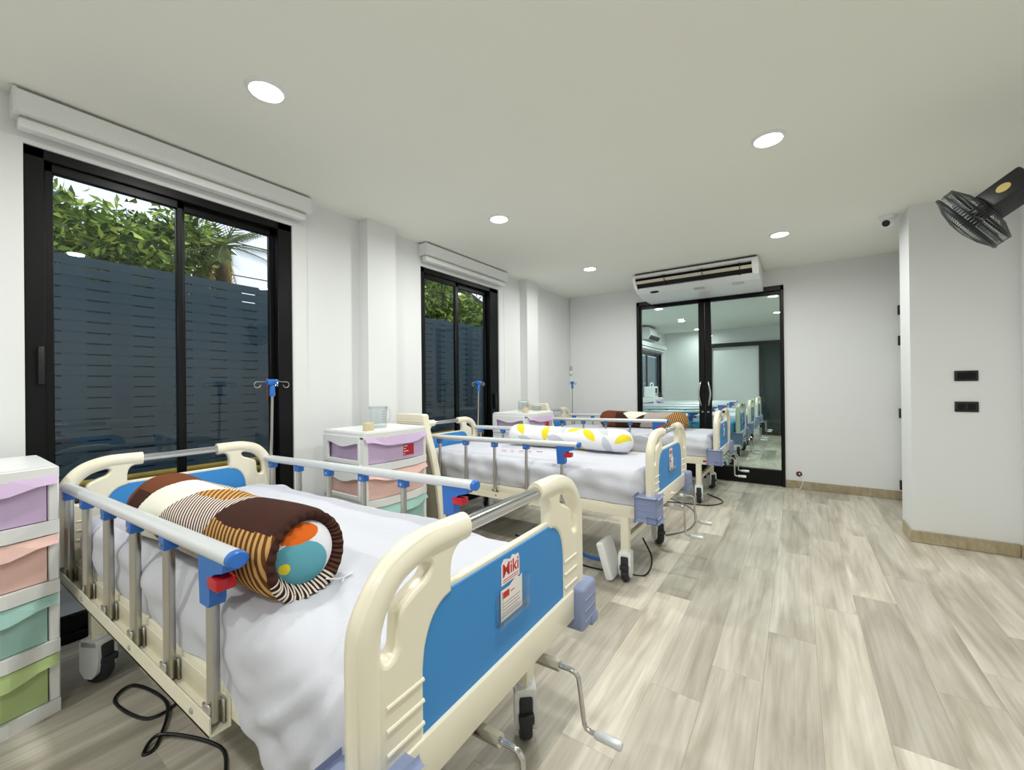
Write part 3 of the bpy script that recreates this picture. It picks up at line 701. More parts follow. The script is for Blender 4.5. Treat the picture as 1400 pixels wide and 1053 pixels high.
# ------------------------------------------------------------------ mattresses
def mattress_mb(seed, drape):
    nx, nv = 110, 84
    x0, x1, hw, zb, zt = -2.075, -0.078, 0.396, 0.492, 0.688
    rnd = random.Random(seed); ph = [rnd.uniform(0, 6.28) for _ in range(8)]
    def P(u, v):
        uu = u; x = x0+(x1-x0)*uu
        e = min(x-x0, x1-x); rr = 0.055
        end = 1.0 if e > rr else math.sqrt(max(0.0, 1-((rr-e)/rr)**2))
        zt_l = zt+0.016*uu+0.006*math.sin(math.pi*uu)
        # near (-y) skirt is pulled down towards the foot
        dr = 0.0
        if drape:
            dr = max(0.0, min(1.0, (uu-0.70)/0.15)); dr = dr*dr*(3-2*dr)
        zbn = zb-0.105*dr; r = 0.06+0.055*dr
        # loop: v 0..1: near bottom -> near side -> top -> far side -> far bottom
        hn = zt_l-zbn; hf = zt_l-zb
        segs = [hn-r, r*1.57, 2*hw-2*r, r*1.57, hf-r]; T = sum(segs); d = v*T
        if d < segs[0]: y, z = -hw, zbn+d; nrm = (-1, 0)
        elif d < segs[0]+segs[1]:
            a = (d-segs[0])/r; y = -hw+r-r*math.cos(a); z = zt_l-r+r*math.sin(a); nrm = (-math.cos(a), math.sin(a))
        elif d < sum(segs[:3]): y = -hw+r+(d-segs[0]-segs[1]); z = zt_l; nrm = (0, 1)
        elif d < sum(segs[:4]):
            a = (d-sum(segs[:3]))/r; y = hw-r+r*math.sin(a); z = zt_l-r+r*math.cos(a); nrm = (math.sin(a), math.cos(a))
        else: y, z = hw, zt_l-r-(d-sum(segs[:4])); nrm = (1, 0)
        side = max(0, -nrm[0])
        bul = 0.010*math.sin(math.pi*min(1, max(0, (z-zbn)/max(0.05, zt_l-zbn))))
        w = 0.0030*math.sin(5*x+9*y+ph[0])+0.0022*math.sin(11*x-7*y+ph[1])+0.0016*math.sin(23*x+3*y+ph[2])
        if nrm[1] < 0.8:
            kq = 1.0 if drape else 1.5
            w += kq*(0.0045*math.sin(9*x+16*z+ph[3])+0.0035*math.sin(17*x-22*z+ph[4])+0.003*math.sin(31*x+25*z+ph[6]))
            w += kq*0.004*math.sin(5*x+55*z+ph[7])
        if drape:
            # creases running from the top towards the near foot corner
            cx, cy, cz = x1+0.02, -hw, zbn
            q = math.atan2((zt_l-z)*0.9+(y+hw)*0.9+0.02, (x1-x)+0.02)
            dist = math.hypot(x1-x, (y+hw)*1.0+(zt_l-z)*0.3)
            amp = 0.008*math.exp(-((dist-0.28)/0.22)**2)*(1 if y < 0.1 else 0.2)
            w += amp*(math.sin(q*22+ph[5])+0.6*math.sin(q*41+ph[1]))
            w += 0.022*dr*side
        y += nrm[0]*(bul+w); z += nrm[1]*w
        mid = (zt_l+zbn)/2
        yc = y*(0.94+0.06*end); zc = mid+(z-mid)*(0.30+0.70*end)
        if drape and uu > 0.9: zc = min(zc, z) if z > mid else z+(zc-z)*0.4
        return (x, yc, zc)
    mb = MB(); mb.grid(P, nx, nv)
    mb.f.append(tuple(range(nv))); mb.f.append(tuple((nx-1)*nv+j for j in range(nv))); mb.mi += [0, 0]
    for i in range(nx-1): mb.f.append((i*nv, (i+1)*nv, (i+1)*nv+nv-1, i*nv+nv-1)); mb.mi.append(0)
    return mb
mat_me = [mattress_mb(1, True).mesh('mattress', M_SHEET, ang=60), mattress_mb(2, False).mesh('mattress', M_SHEET, ang=60)]
mat_blue = mat_me[1].copy(); mat_blue.materials[0] = mat('blue_sheet', (96, 160, 196), 0.8, spec=0.1)
MLAB = ['mattress under a creased white sheet hanging down at its foot corner, first bed', 'mattress in white sheet with faint red print, bed by the second window', 'mattress in plain white sheet on the bed next to the glass door',
        'light blue mattress behind the glass door', 'white mattress on the middle bed behind the glass door', 'white mattress on the last bed behind the glass door']
for i, (x, y, a, lb) in enumerate(BEDS):
    o = link('mattress', mat_me[0] if i == 0 else (mat_blue if i == 3 else mat_me[1]), None, (x, y, 0)); o.rotation_euler = (0, 0, R(a))
    tag(o, MLAB[i], 'mattress', 'mattresses on the hospital beds')
    if i == 1:
        pm_ = MB()
        for k, (ww) in enumerate((0.05, 0.035, 0.045, 0.03, 0.05)):
            xx = -1.36+0.075*k; pm_.box(xx, xx+ww, -0.13+0.02*k, -0.112+0.02*k, 0.7085, 0.7095)
        pm_.build('sheet_print', M_REDINK, o, smooth=False)

# ------------------------------------------------------------------ bolsters
def bolster(name_lb, loc, L_, r, rz, patch, mats, kind):
    t = thing('bolster_pillow', name_lb, 'bolster', loc, rz, 'long bolsters on the beds')
    nu, nv = 260, 150
    def rad(s):
        d = s*L_
        if d < r*0.9: q = 1-(1-d/(r*0.9)); return r*math.sqrt(max(0.0, 1-(1-q)**2.2))
        d2 = L_-d
        lim = r*0.30 if kind == 'open' else r*0.9
        if d2 < lim:
            q = d2/lim; f = math.sqrt(max(0.0, 1-(1-q)**2.2))
            return r*(0.80+0.20*f) if kind == 'open' else r*f
        return r*(1+0.03*math.sin(7*s+1)+0.02*math.sin(17*s))
    def P(u, v):
        s = u; th = 2*math.pi*v
        rr = rad(s)*(1+0.012*math.sin(3*th+9*s)+0.008*math.sin(7*th-14*s))
        a, b = math.sin(th), math.cos(th)          # th=0 top, positive towards -y
        z = b*rr*0.96
        if z < -0.80*r: z = -0.80*r-(z+0.80*r)*0.15
        x = s*L_
        if kind == 'open': x += 0.030*max(0, (s-0.85)/0.15)*math.cos(th-2.2)
        return (x, -a*rr*1.05, z)
    mb = MB(); vs_ = []
    us = [i/(nu-1) for i in range(nu)]
    uvs = []
    for i in range(nu):
        for j in range(nv): vs_.append(P(us[i], j/nv)); uvs.append((us[i]*L_, (j/nv if j/nv < 0.75 else j/nv-1)*2*math.pi*r))
    fs = []
    for i in range(nu-1):
        for j in range(nv): k = (j+1) % nv; fs.append((i*nv+j, i*nv+k, (i+1)*nv+k, (i+1)*nv+j))
    mb.add(vs_, fs)
    mb.mi = [patch((us[i]+us[i+1])/2, ((j+0.5)/nv*2*math.pi+math.pi) % (2*math.pi)-math.pi) for i in range(nu-1) for j in range(nv)]
    if kind != 'open': mb.f.append(tuple((nu-1)*nv+j for j in range(nv))); mb.mi.append(mb.mi[-1])
    mb.f.append(tuple(range(nv))); mb.mi.append(mb.mi[0])
    mb.uv = uvs
    cover = mb.build('cover', mats, t, ang=70)
    if kind == 'open':
        # gathered hem folding into the mouth
        def Q(u, v):
            th = 2*math.pi*v; rr = r*(0.98-0.34*u)*(1+0.025*math.sin(26*th)*(0.3+u)); a, b = math.sin(th), math.cos(th)
            x = L_+0.030*math.cos(th-2.2)+0.012*math.sin(math.pi*u)*(1+0.5*math.sin(26*th))-0.045*u*u+0.004
            z = b*rr*0.96
            if z < -0.80*r: z = -0.80*r-(z+0.80*r)*0.15
            return (x, -a*rr*1.05, z)
        h = MB(); n1, n2 = 10, 160
        h.grid(Q, n1, n2, closev=True)
        h.mi = [2 if 1.9 < ((j+0.5)/n2*2*math.pi) < 3.9 else (0 if (j+0.5)/n2 < 0.30 or (j+0.5)/n2 > 0.86 else 1) for i in range(n1-1) for j in range(n2)]
        h.uv = [(L_*0.0+i/(n1-1)*r*0.4, j/n2*2*math.pi*r) for i in range(n1) for j in range(n2)]
        h.build('gathered_hem', [M_DB, M_ST5, stripe_mat('cloth_hem_stripe', (50, 34, 30), (226, 214, 200), 22, R(90))], t, ang=70, fix=True)
        def S(u, v):
            th = 2*math.pi*v; rr = r*0.80*math.sin(u*math.pi/2); a, b = math.sin(th), math.cos(th)
            return (L_-0.045+0.055*math.cos(u*math.pi/2), -a*rr, b*rr*0.96-0.004)
        g = MB(); n1, n2 = 60, 160
        g.grid(S, n1, n2, closev=True); g.mi = []
        for i in range(n1-1):
            for j in range(n2):
                u, v = (i+0.5)/(n1-1), (j+0.5)/n2; th = 2*math.pi*v; yy, zz = math.sin(th)*u, math.cos(th)*u
                g.mi.append(2 if (yy-0.15)**2/0.20+(zz-0.55)**2/0.06 < 1 else (3 if (yy-0.45)**2+(zz+0.1)**2 < 0.012 else (1 if (yy-0.25)**2/0.45+(zz+0.25)**2/0.38 < 1 else 0)))
        g.build('pillow_insert', [M_WHITEC, M_TEAL, M_ORANGE, M_YELC], t, ang=70)
        pts = crom([(L_+0.01, 0.045, -0.078), (L_+0.03, 0.075, -0.085), (L_+0.035, 0.105, -0.082), (L_+0.02, 0.120, -0.087), (L_+0.03, 0.09, -0.088), (L_+0.045, 0.07, -0.089)], 6)
        MB().tube(pts, 0.0022, 6).build('drawstring', M_WHITEC, t)
    return t
# materials order for patchwork: 0 red-brown 1 dark 2 cream 3 st1 4 gold 5 wide gold 6 fine
PATCH = [M_BR, M_DB, M_CR, M_ST1, M_ST2, M_ST3, M_ST4]
def patch1(s, th):
    v = (th+0.75)/2.6                       # 0 at the far top edge, 1 at the lower near side
    if v < -0.25 or v > 1.5: return 1
    if s < 0.17+0.15*(1-v): return 1 if (v > 0.6 and s > 0.12) else 0
    if v < 0.20 and s < 0.55: return 6
    if v > 0.80 and 0.34 < s < 0.42+0.10*(v-0.8): return 1
    if s < 0.52-0.24*max(0, v-0.2): return 2
    if v < 0.46-0.25*(s-0.45) and s < 0.76-0.30*v: return 4
    if s < 0.74-0.08*v: return 3
    if v < 0.62+0.35*(s-0.72)-0.6*max(0, s-0.80): return 1
    return 5
def patch3(s, th):
    v = (th+0.6)/2.4
    w = (s*4.2+v*1.2) % 1.0; k = int(s*3.2+0.25*math.sin(v*5)); 
    if s < 0.22: return 0
    if s < 0.30+0.25*abs(v-0.5): return 1 if v > 0.45 else 0
    if s < 0.58-0.35*abs(v-0.45): return 2
    if s < 0.62-0.1*v and v > 0.6: return 1
    if s < 0.86-0.25*abs(v-0.4): return 3
    return 5 if v > 0.3 else 4
leaves = []
rr_ = random.Random(4)
LEAFS = [(0.13, 0.65, 0.9, 1), (0.24, 0.05, 0.4, 2), (0.36, 0.95, 1.5, 1), (0.49, 0.15, 1.3, 2), (0.60, 0.25, -0.7, 1), (0.80, 0.35, 0.8, 2), (0.71, 0.95, 0.75, 1), (0.965, 1.05, -0.7, 1), (0.45, 1.6, 0.2, 2), (0.1, -0.4, -0.5, 1), (0.7, -0.5, 0.6, 2), (0.3, -1.3, 0.2, 1), (0.9, -1.2, 0.4, 2), (0.2, 1.9, 0.4, 2), (0.85, 1.9, 1.2, 2), (0.6, 2.4, 0, 1)]
def patch2(s, th):
    for (ls, lt, la, c) in LEAFS:
        dx, dy = (s-ls)*1.12, (th-lt)*0.095
        a = dx*math.cos(la)+dy*math.sin(la); b = -dx*math.sin(la)+dy*math.cos(la)
        ln, wd = 0.088, 0.034
        if abs(a) < ln and abs(b) < wd*(1-(a/ln)**2): return c
    return 0
bolster('patchwork bolster in brown, cream and gold stripes with an open gathered end', (-2.13, 0.560, 0.803), 1.05, 0.118, R(2.0), patch1, PATCH, 'open')
bolster('white bolster printed with yellow and pale grey leaves on the second bed', (-2.225, 3.20, 0.797), 1.16, 0.096, R(0), patch2, [M_WHITEC, M_YELC, M_GREYC], 'closed')
bolster('brown and cream patchwork bolster on the bed by the glass door', (-2.16, 5.20, 0.800), 1.10, 0.112, R(0), patch3, PATCH, 'closed')

# ------------------------------------------------------------------ IV poles
def iv_pole(x, y, lb, lean=0.0, ztop=1.30):
    t = thing('iv_pole', lb, 'iv pole', (x, y, 0.40), 0, 'blue-topped steel IV poles at the bed heads')
    h = ztop-0.40
    MB().tube([(0, 0, 0), (0, lean, h-0.08)], 0.008, 12).build('pole', M_STEEL, t)
    mb = MB().tube([(0, lean, h-0.10), (0, lean, h-0.09), (0, lean, h-0.03), (0, lean, h-0.025)], [0.014, 0.0165, 0.015, 0.012], 14)
    mb.rbox(-0.02, 0.02, lean-0.032, lean+0.032, h-0.03, h+0.006, 0.008, 2); mb.build('hook_head', M_BLUE, t)
    for s in (-1, 1):
        pts = [(0, lean+s*0.02, h-0.008), (0, lean+s*0.075, h-0.010)]+[(0, lean+s*(0.085+0.018*math.sin(a)), h-0.028+0.018*math.cos(a)) for a in [R(q) for q in range(0, 300, 25)]]
        MB().tube(pts, 0.0028, 8).build('hook', M_CHROME, t)
    pts = [(0.012, lean, h-0.006), (0.05, lean, h-0.012)]+[(0.055+0.014*math.sin(a), lean, h-0.026+0.014*math.cos(a)) for a in [R(q) for q in range(0, 300, 25)]]
    MB().tube(pts, 0.0028, 8).build('hook', M_CHROME, t)
    return t
iv_pole(-2.668, 1.238, 'steel IV pole with blue hook head at the head of the first bed', 0.02)
iv_pole(-2.775, 3.365, 'steel IV pole with blue hook head at the bed by the second window', 0.03)
iv_pole(-2.72, 5.48, 'steel IV pole with blue hook head in the back corner by the third bed', 0.02)
iv_pole(-2.72, 8.82, 'steel IV pole with blue hook head seen through the glass door', 0.02)

# ------------------------------------------------------------------ drawer towers
def make_tower(sticker):
    t = thing('drawer_tower', 'x', 'drawer unit')
    W, DP, HT, TH = 0.27, 0.455, 0.96, 0.232     # half width, depth, height, tier height; front at x=0
    def bow(e=0.0): return [(-DP, -W), (0, -W), (0.035+e, -W*0.5), (0.035+e, W*0.5), (0, W), (-DP, W)]
    mb = MB(); mb.prism(bow(0.002), HT-0.048, HT-0.008, 'z'); mb.prism([(x*0.97-0.006, y*0.965) for x, y in bow()], HT-0.012, HT, 'z'); mb.build('top', M_WHITEP, t, smooth=False)
    for i in range(4):
        z = i*TH
        mb = MB(); mb.prism(bow(0.006), z, z+0.05, 'z')
        mb.build('shelf', M_WHITEP, t, smooth=False)
        for s in (-1, 1):
            MB().rbox(-0.045, -0.002, s*W-s*0.03, s*W, z+0.05, z+TH, 0.004, 1).build('post', M_WHITEP, t)
            # side panel with a wavy window
            a0, a1, b0, b1 = -DP+0.05, -0.06, z+0.075, z+TH-0.045
            wav = [(a1-(a1-a0)*k/12, b1-0.014+0.014*math.cos(2*math.pi*k/12)) for k in range(13)]
            loops = [[(-DP, z+0.05), (-0.045, z+0.05), (-0.045, z+TH), (-DP, z+TH)], [(a1, b0)]+wav+[(a0, b0)]]
            pl = plate_mesh('p', loops, s*W-0.006 if s < 0 else s*W-0.014, s*W+0.014 if s < 0 else s*W+0.006-0.006, 0.002, None, lambda a, b, c: (a, c, b))
            pl.build('side_panel', M_WHITEP, t, smooth=False)
        col = DRAWER_COLS[3-i]; d0, d1 = z+0.054, z+TH-0.004
        # drawer: bin and bowed front
        mb = MB(); wi = W-0.034
        mb.box(-DP+0.03, -0.02, -wi, wi, d0, d0+0.006); mb.box(-DP+0.03, -DP+0.036, -wi, wi, d0, d1-0.02)
        mb.box(-DP+0.03, -0.02, -wi, -wi+0.005, d0, d1-0.02); mb.box(-DP+0.03, -0.02, wi-0.005, wi, d0, d1-0.02)
        mb.prism([(-0.02, -wi), (0.0, -wi), (0.024, -wi*0.52), (0.024, wi*0.52), (0.0, wi), (-0.02, wi)], d0, d1-0.006, 'z')
        dr = mb.build('drawer', col, t, smooth=False)
        # flap handle: lip that hangs deepest in the middle
        ys = [-W+0.006, -W*0.78, -W*0.52, -W*0.3, W*0.3, W*0.52, W*0.78, W-0.006]; lo = [0.032, 0.036, 0.056, 0.062, 0.062, 0.056, 0.036, 0.032]
        fx_ = [0.004, 0.018, 0.038, 0.040, 0.040, 0.038, 0.018, 0.004]
        v = []; f = []
        for k, yy in enumerate(ys):
            v += [(fx_[k]-0.004, yy, d1), (fx_[k]+0.016, yy, d1-lo[k]), (fx_[k]+0.012, yy, d1-lo[k]), (fx_[k]-0.010, yy, d1-0.004)]
        for k in range(len(ys)-1):
            for q in range(4): f.append((k*4+q, k*4+(q+1) % 4, (k+1)*4+(q+1) % 4, (k+1)*4+q))
        f += [(0, 1, 2, 3), tuple(len(v)-4+q for q in range(4))]
        MB().add(v, f).build('handle_flap', col, dr, smooth=False)
        if sticker and i == 3:
            MB().box(0.0242, 0.0252, 0.03, 0.125, d0+0.022, d0+0.098).build('label_sticker', M_RED, dr, smooth=False)
            tx = MB()
            for q, (ya, yb) in enumerate(((0.036, 0.068), (0.036, 0.05), (0.036, 0.075), (0.036, 0.046))): tx.box(0.0252, 0.0256, ya, yb, d0+0.084-0.018*q, d0+0.090-0.018*q)
            tx.build('label_print', M_WHITEINK, dr, smooth=False)
    MB().box(-DP, -DP+0.006, -W+0.01, W-0.01, 0.05, HT-0.05).build('back_panel', M_WHITEP, t, smooth=False)
    return t
tw0 = make_tower(False); tw0.location = (-2.385, 0.053, 0)
tw0['label'] = 'tall white drawer tower with lavender, pink, mint and green drawers left of the first bed'; tw0['group'] = 'pastel plastic drawer towers'
tw1 = make_tower(True); tw1.location = (-2.285, 1.905, 0)
tw1['label'] = 'white drawer tower with red label and clear jug on top, between first and second bed'; tw1['group'] = 'pastel plastic drawer towers'
tw2 = copy_tree(tw1); tw2.location = (-2.30, 3.885, 0); tw2['label'] = 'white drawer tower with red label between second and third bed'
tw3 = copy_tree(tw0); tw3.location = (-2.45, 9.185, 0); tw3['label'] = 'white drawer tower seen through the glass door'

# cream boards standing beside the beds
def board(x, y, lb):
    t = thing('plastic_board', lb, 'board', (x, y, 0), 0, 'cream boards standing by the bed heads')
    prof = [(-0.52, 0.0), (-0.52, 1.015), (-0.50, 1.03), (-0.21, 1.03), (-0.192, 1.018), (-0.188, 0.985), (-0.170, 0.90), (-0.10, 0.70), (-0.045, 0.48), (-0.01, 0.26), (0.0, 0.0)]
    inner = [(-0.49, 0.04), (-0.49, 0.945), (-0.215, 0.945), (-0.200, 0.89), (-0.130, 0.69), (-0.075, 0.475), (-0.042, 0.26), (-0.035, 0.04)]
    plate_mesh('b', [prof, inner], -0.03, 0.03, 0.006, None, lambda a, b, c: (a, c, b)).build('rim', M_CREAM, t)
    MB().prism([(a*0.99, b) for a, b in inner], -0.012, 0.012, 'y').build('face', M_TAUPE, t, smooth=False)
    MB().rbox(-0.50, -0.205, -0.034, -0.028, 0.965, 0.972, 0.002, 1).build('ridge', M_CREAM, t)
    return t
board(-2.245, 2.32, 'cream moulded board with slanted edge standing beside the second bed')
board(-2.30, 4.37, 'cream moulded board with slanted edge standing beside the third bed')

# things on the towers
def jug(x, y, z, r, h, lb, handle=True):
    t = thing('clear_jug', lb, 'jug', (x, y, z), 0, 'clear plastic containers on the drawer towers')
    MB().lathe([(0.0005, 0.004), (r*0.92, 0.004), (r*0.94, 0.01), (r, h), (r+0.004, h+0.004), (r-0.004, h+0.002), (r*0.90, 0.012), (0.0005, 0.010)], 28).build('jug_body', M_CLEAR, t)
    MB().lathe([(r*0.97, h-0.012), (r+0.006, h-0.010), (r+0.006, h), (r*0.97, h)], 28).build('rim', M_WHITEP if not handle else M_CLEAR, t)
    if handle:
        MB().tube(crom([(0, r*0.96, h*0.88), (0, r+0.035, h*0.85), (0, r+0.045, h*0.55), (0, r+0.03, h*0.25), (0, r*0.94, h*0.2)], 5), 0.006, 8).build('handle', M_CLEAR, t)
        mb = MB()
        for k in range(5): mb.box(r*0.97+0.001+k*0.0006, r*0.97+0.002+k*0.0006, -0.012, 0.012, h*0.3+0.018*k, h*0.3+0.018*k+0.003)
        mb.build('scale_marks', mat('scale_ink', (120, 125, 130), 0.6), t, smooth=False)
    return t
jug(-2.46, 1.88, 0.96, 0.062, 0.15, 'clear measuring jug standing on the drawer tower beside the first bed')
jug(-2.50, 3.84, 0.96, 0.06, 0.12, 'tall clear container on the drawer tower between second and third bed', False)
jug(-2.44, 4.02, 0.96, 0.055, 0.075, 'low clear tub on the drawer tower between second and third bed', False)
for (x, y, lb) in ((-2.37, 1.735, 'small pale wooden block on the drawer tower beside the first bed'), (-2.40, 3.73, 'small pale wooden block on the drawer tower between second and third bed')):
    t = thing('wooden_block', lb, 'block', (x, y, 0.96), R(12), 'pale blocks on the drawer towers')
    MB().rbox(-0.022, 0.022, -0.035, 0.03, 0, 0.052, 0.004, 2).build('block_body', M_BLOCK, t)
    MB().cyl((0.0, 0.03, 0.014), (0.0, 0.044, 0.014), 0.010, 12).build('knob', M_BLOCK, t)

# ------------------------------------------------------------------ ceiling air conditioner
ac = thing('air_conditioner', 'wide white ceiling-mounted air conditioner above the glass door', 'air conditioner', (-1.005, 5.93, H))
prof = [(-0.001, -0.02), (-0.82, -0.02), (-0.845, -0.035), (-0.842, -0.06), (-0.80, -0.115), (-0.72, -0.18), (-0.62, -0.22), (-0.45, -0.245), (-0.20, -0.252), (-0.001, -0.252)]
W = 0.675
body = [(-0.001, -0.02), (-0.82, -0.02), (-0.845, -0.035), (-0.842, -0.055), (-0.79, -0.06), (-0.70, -0.15), (-0.715, -0.178), (-0.62, -0.22), (-0.45, -0.245), (-0.20, -0.252), (-0.001, -0.252)]
b = MB().prism(body, -W+0.03, W-0.06, 'x').build('housing', M_WHITEP, ac, smooth=False)
MB().prism(prof, -W, -W+0.03, 'x').build('end_panel', M_WHITEP, ac, smooth=False)
MB().prism(prof, W-0.06, W, 'x').build('end_panel', M_WHITEP, ac, smooth=False)
MB().prism([(-0.79, -0.0605), (-0.70, -0.1505), (-0.715, -0.165), (-0.80, -0.08)], -W+0.031, W-0.061, 'x').build('outlet', M_BLACK, ac, smooth=False)
MB().prism([(-0.806, -0.094), (-0.778, -0.116), (-0.774, -0.124), (-0.804, -0.104)], -W+0.031, W-0.061, 'x').build('louvre', mat('louvre_plastic', (214, 206, 186), 0.4), ac, smooth=False)
for x in (-0.3, 0.12, 0.5): MB().prism([(-0.835, -0.062), (-0.79, -0.065), (-0.71, -0.16), (-0.73, -0.175), (-0.80, -0.115)], x-0.003, x+0.003, 'x').build('louvre_rib', M_BLACKP, ac, smooth=False)
MB().prism([(-0.79+0.0, -0.0), (-0.79, -0.02), (-0.001, -0.02), (-0.001, 0.0)], -W+0.02, W-0.02, 'x').build('mounting_frame', M_RUBBER, ac, smooth=False)
el = [(0.055*math.cos(a), 0.022*math.sin(a)) for a in [2*math.pi*k/24 for k in range(24)]]
bd = MB(); nrm = Vector((0, -0.37, -0.93)).normalized(); tan = Vector((0, 0.93, -0.37))
bc = Vector((-0.46, -0.635, -0.214))
bd.add([bc+Vector((1, 0, 0))*a+tan*c+nrm*0.004 for a, c in el]+[bc+Vector((1, 0, 0))*a+tan*c-nrm*0.006 for a, c in el], [tuple(range(24)), tuple(range(24, 48))]+[(k, (k+1) % 24, 24+(k+1) % 24, 24+k) for k in range(24)])
bd.build('badge', M_BLACKP, ac, smooth=False)
for x in (0.05, 0.46): MB().rbox(x-0.06, x+0.06, -0.60, -0.54, -0.238, -0.228, 0.003, 1).build('receiver_window', mat('sensor_grey', (190, 190, 182), 0.4), ac)

# split unit in the room behind
a2 = thing('air_conditioner', 'white wall-mounted split air conditioner seen through the glass door', 'air conditioner', (XL, 10.0, 2.30))
MB().prism([(0.001, 0), (0.001, 0.27), (0.17, 0.27), (0.21, 0.24), (0.22, 0.10), (0.16, 0.0)], -0.42, 0.42, 'y').build('housing', M_WHITEP, a2, smooth=False)
MB().prism([(0.165, -0.003), (0.222, 0.08), (0.226, 0.075), (0.17, -0.008)], -0.38, 0.38, 'y').build('louvre', M_RUBBER, a2, smooth=False)
MB().rbox(0.205, 0.222, 0.2, 0.32, 0.13, 0.20, 0.004, 1).build('display', mat('sensor_grey', (190, 190, 182)), a2)
dv = thing('suction_machine', 'white medical device with dark screen and side arm behind the glass door', 'medical device', (-2.62, 9.18, 0.96))
MB().rbox(-0.13, 0.10, -0.14, 0.14, 0, 0.24, 0.02, 3).build('device_body', M_WHITEP, dv)
MB().rbox(0.098, 0.106, -0.09, 0.05, 0.10, 0.21, 0.004, 1).build('screen', M_BLACKP, dv)
MB().tube(crom([(0, -0.10, 0.235), (0, -0.09, 0.31), (0, 0.09, 0.31), (0, 0.10, 0.235)], 5), 0.012, 8).build('handle', M_WHITEP, dv)
MB().tube(crom([(0.10, 0.10, 0.05), (0.2, 0.12, 0.02), (0.16, 0.0, 0.10), (0.10, -0.08, 0.04)], 6), 0.007, 8).build('hose', M_RUBBER, dv)

# ------------------------------------------------------------------ wall fan
fan = thing('wall_fan', 'black wall fan tilted down, high on the right wall', 'fan', (XR, 3.22, 2.18))
fc = Vector((0.742, 3.062, 2.075))-Vector(fan.location)
ax = Vector((-0.772, 0.305, -0.558)).normalized()        # blowing direction
q = Vector((0, 0, 1)).rotation_difference(ax).to_matrix().to_4x4(); FM = Matrix.Translation(fc) @ q
rO = 0.172
mb = MB()
circ = lambda r, z, n=48: [(r*math.cos(2*math.pi*k/n), r*math.sin(2*math.pi*k/n), z) for k in range(n)]
mb.tube(circ(rO+0.001, 0.0), 0.0028, 8, closed=True); mb.xform(FM).build('cage_band', M_BLACKP, fan)
for nm, sgn in (('front_grille', 1), ('rear_grille', -1)):
    w = MB()
    for k in range(72):
        a = 2*math.pi*k/72; ca, sa = math.cos(a), math.sin(a)
        pr = [(rO, 0.0), (rO, 0.024*sgn), (rO*0.95, 0.037*sgn), (rO*0.62, 0.058*sgn), (0.05, 0.068*sgn)]
        w.tube([(r*ca, r*sa, z) for r, z in pr], 0.0012, 5, cap=False)
    w.xform(FM).build(nm, mat('grille_wire', (96, 104, 104), 0.4, metal=0.3), fan)
    w = MB(); w.tube(circ(rO*0.985, 0.030*sgn), 0.0095 if sgn > 0 else 0.0055, 8, closed=True); w.tube(circ(rO*0.62, 0.058*sgn), 0.002, 6, closed=True)
    w.xform(FM).build('grille_ring', M_BLACKP, fan)
MB().lathe([(0.0005, 0.072), (0.045, 0.071), (0.052, 0.068), (0.050, 0.064)], 24).xform(FM).build('grille_badge', M_BLACKP, fan)
for k in range(3):
    v = []; n = 10
    for i in range(n+1):
        s = i/n; r = 0.03+s*0.135; wd = 0.35+0.45*math.sin(math.pi*min(1, s*0.85+0.1))
        a0 = 2*math.pi*k/3
        for e in (-1, -0.33, 0.33, 1): v.append((r*math.cos(a0+e*wd*0.6), r*math.sin(a0+e*wd*0.6), 0.014*e))
    f = [(i*4+j, i*4+j+1, (i+1)*4+j+1, (i+1)*4+j) for i in range(n) for j in range(3)]
    top = len(v); v2 = [(x, y, z-0.003) for x, y, z in v]
    f2 = [tuple(t_+top for t_ in ff)[::-1] for ff in f]
    rim = []
    for i in range(n): rim += [(i*4, (i+1)*4, (i+1)*4+top, i*4+top), (i*4+3, i*4+3+top, (i+1)*4+3+top, (i+1)*4+3)]
    rim += [(0, 1, 1+top, top), (1, 2, 2+top, 1+top), (2, 3, 3+top, 2+top)]
    MB().add(v+v2, f+f2+rim).xform(FM).build('blade', mat('smoky_blade', (112, 122, 124), 0.35), fan)
MB().lathe([(0.0005, 0.045), (0.03, 0.042), (0.04, 0.02), (0.04, -0.06)], 20).xform(FM).build('hub', M_BLACKP, fan)
mot = MB().rbox(-0.060, 0.060, -0.060, 0.060, -0.235, -0.058, 0.012, 3).xform(FM).build('motor_housing', M_BLACKP, fan)
# badge on the side of the motor that faces the room
bdir = FM.to_3x3().inverted() @ (-Vector((fc.x+XR, fc.y+3.22, fc.z+2.18-1.25)).normalized())
if abs(bdir.x) > abs(bdir.y):
    bp = [(math.copysign(0.0605, bdir.x), 0.022*math.cos(a), -0.145+0.026*math.sin(a)) for a in [2*math.pi*k/20 for k in range(20)]]; off = Vector((math.copysign(0.002, bdir.x), 0, 0))
else:
    bp = [(0.022*math.cos(a), math.copysign(0.0605, bdir.y), -0.145+0.026*math.sin(a)) for a in [2*math.pi*k/20 for k in range(20)]]; off = Vector((0, math.copysign(0.002, bdir.y), 0))
MB().add([Vector(p) for p in bp]+[Vector(p)+off for p in bp], [tuple(range(20)), tuple(range(20, 40))]+[(k, (k+1) % 20, 20+(k+1) % 20, 20+k) for k in range(20)]).xform(FM).build('badge', mat('gold_badge', (196, 176, 110), 0.4), mot, smooth=False)
mc = FM @ Vector((0, 0, -0.18))
jt = mc+Vector((0.10, 0.03, -0.05))
MB().tube([tuple(mc), tuple(jt)], 0.028, 12).build('swivel_joint', M_BLACKP, fan)
MB().tube([tuple(jt-Vector((0.03, 0, 0))), (-0.12, 0.0, -0.03), (-0.03, 0.0, -0.05)], [(0.026, 0.022), (0.03, 0.026), (0.038, 0.034)], 12).build('arm', M_BLACKP, fan)
MB().rbox(-0.05, -0.001, -0.06, 0.06, -0.20, 0.04, 0.012, 3).build('wall_bracket', M_BLACKP, fan)
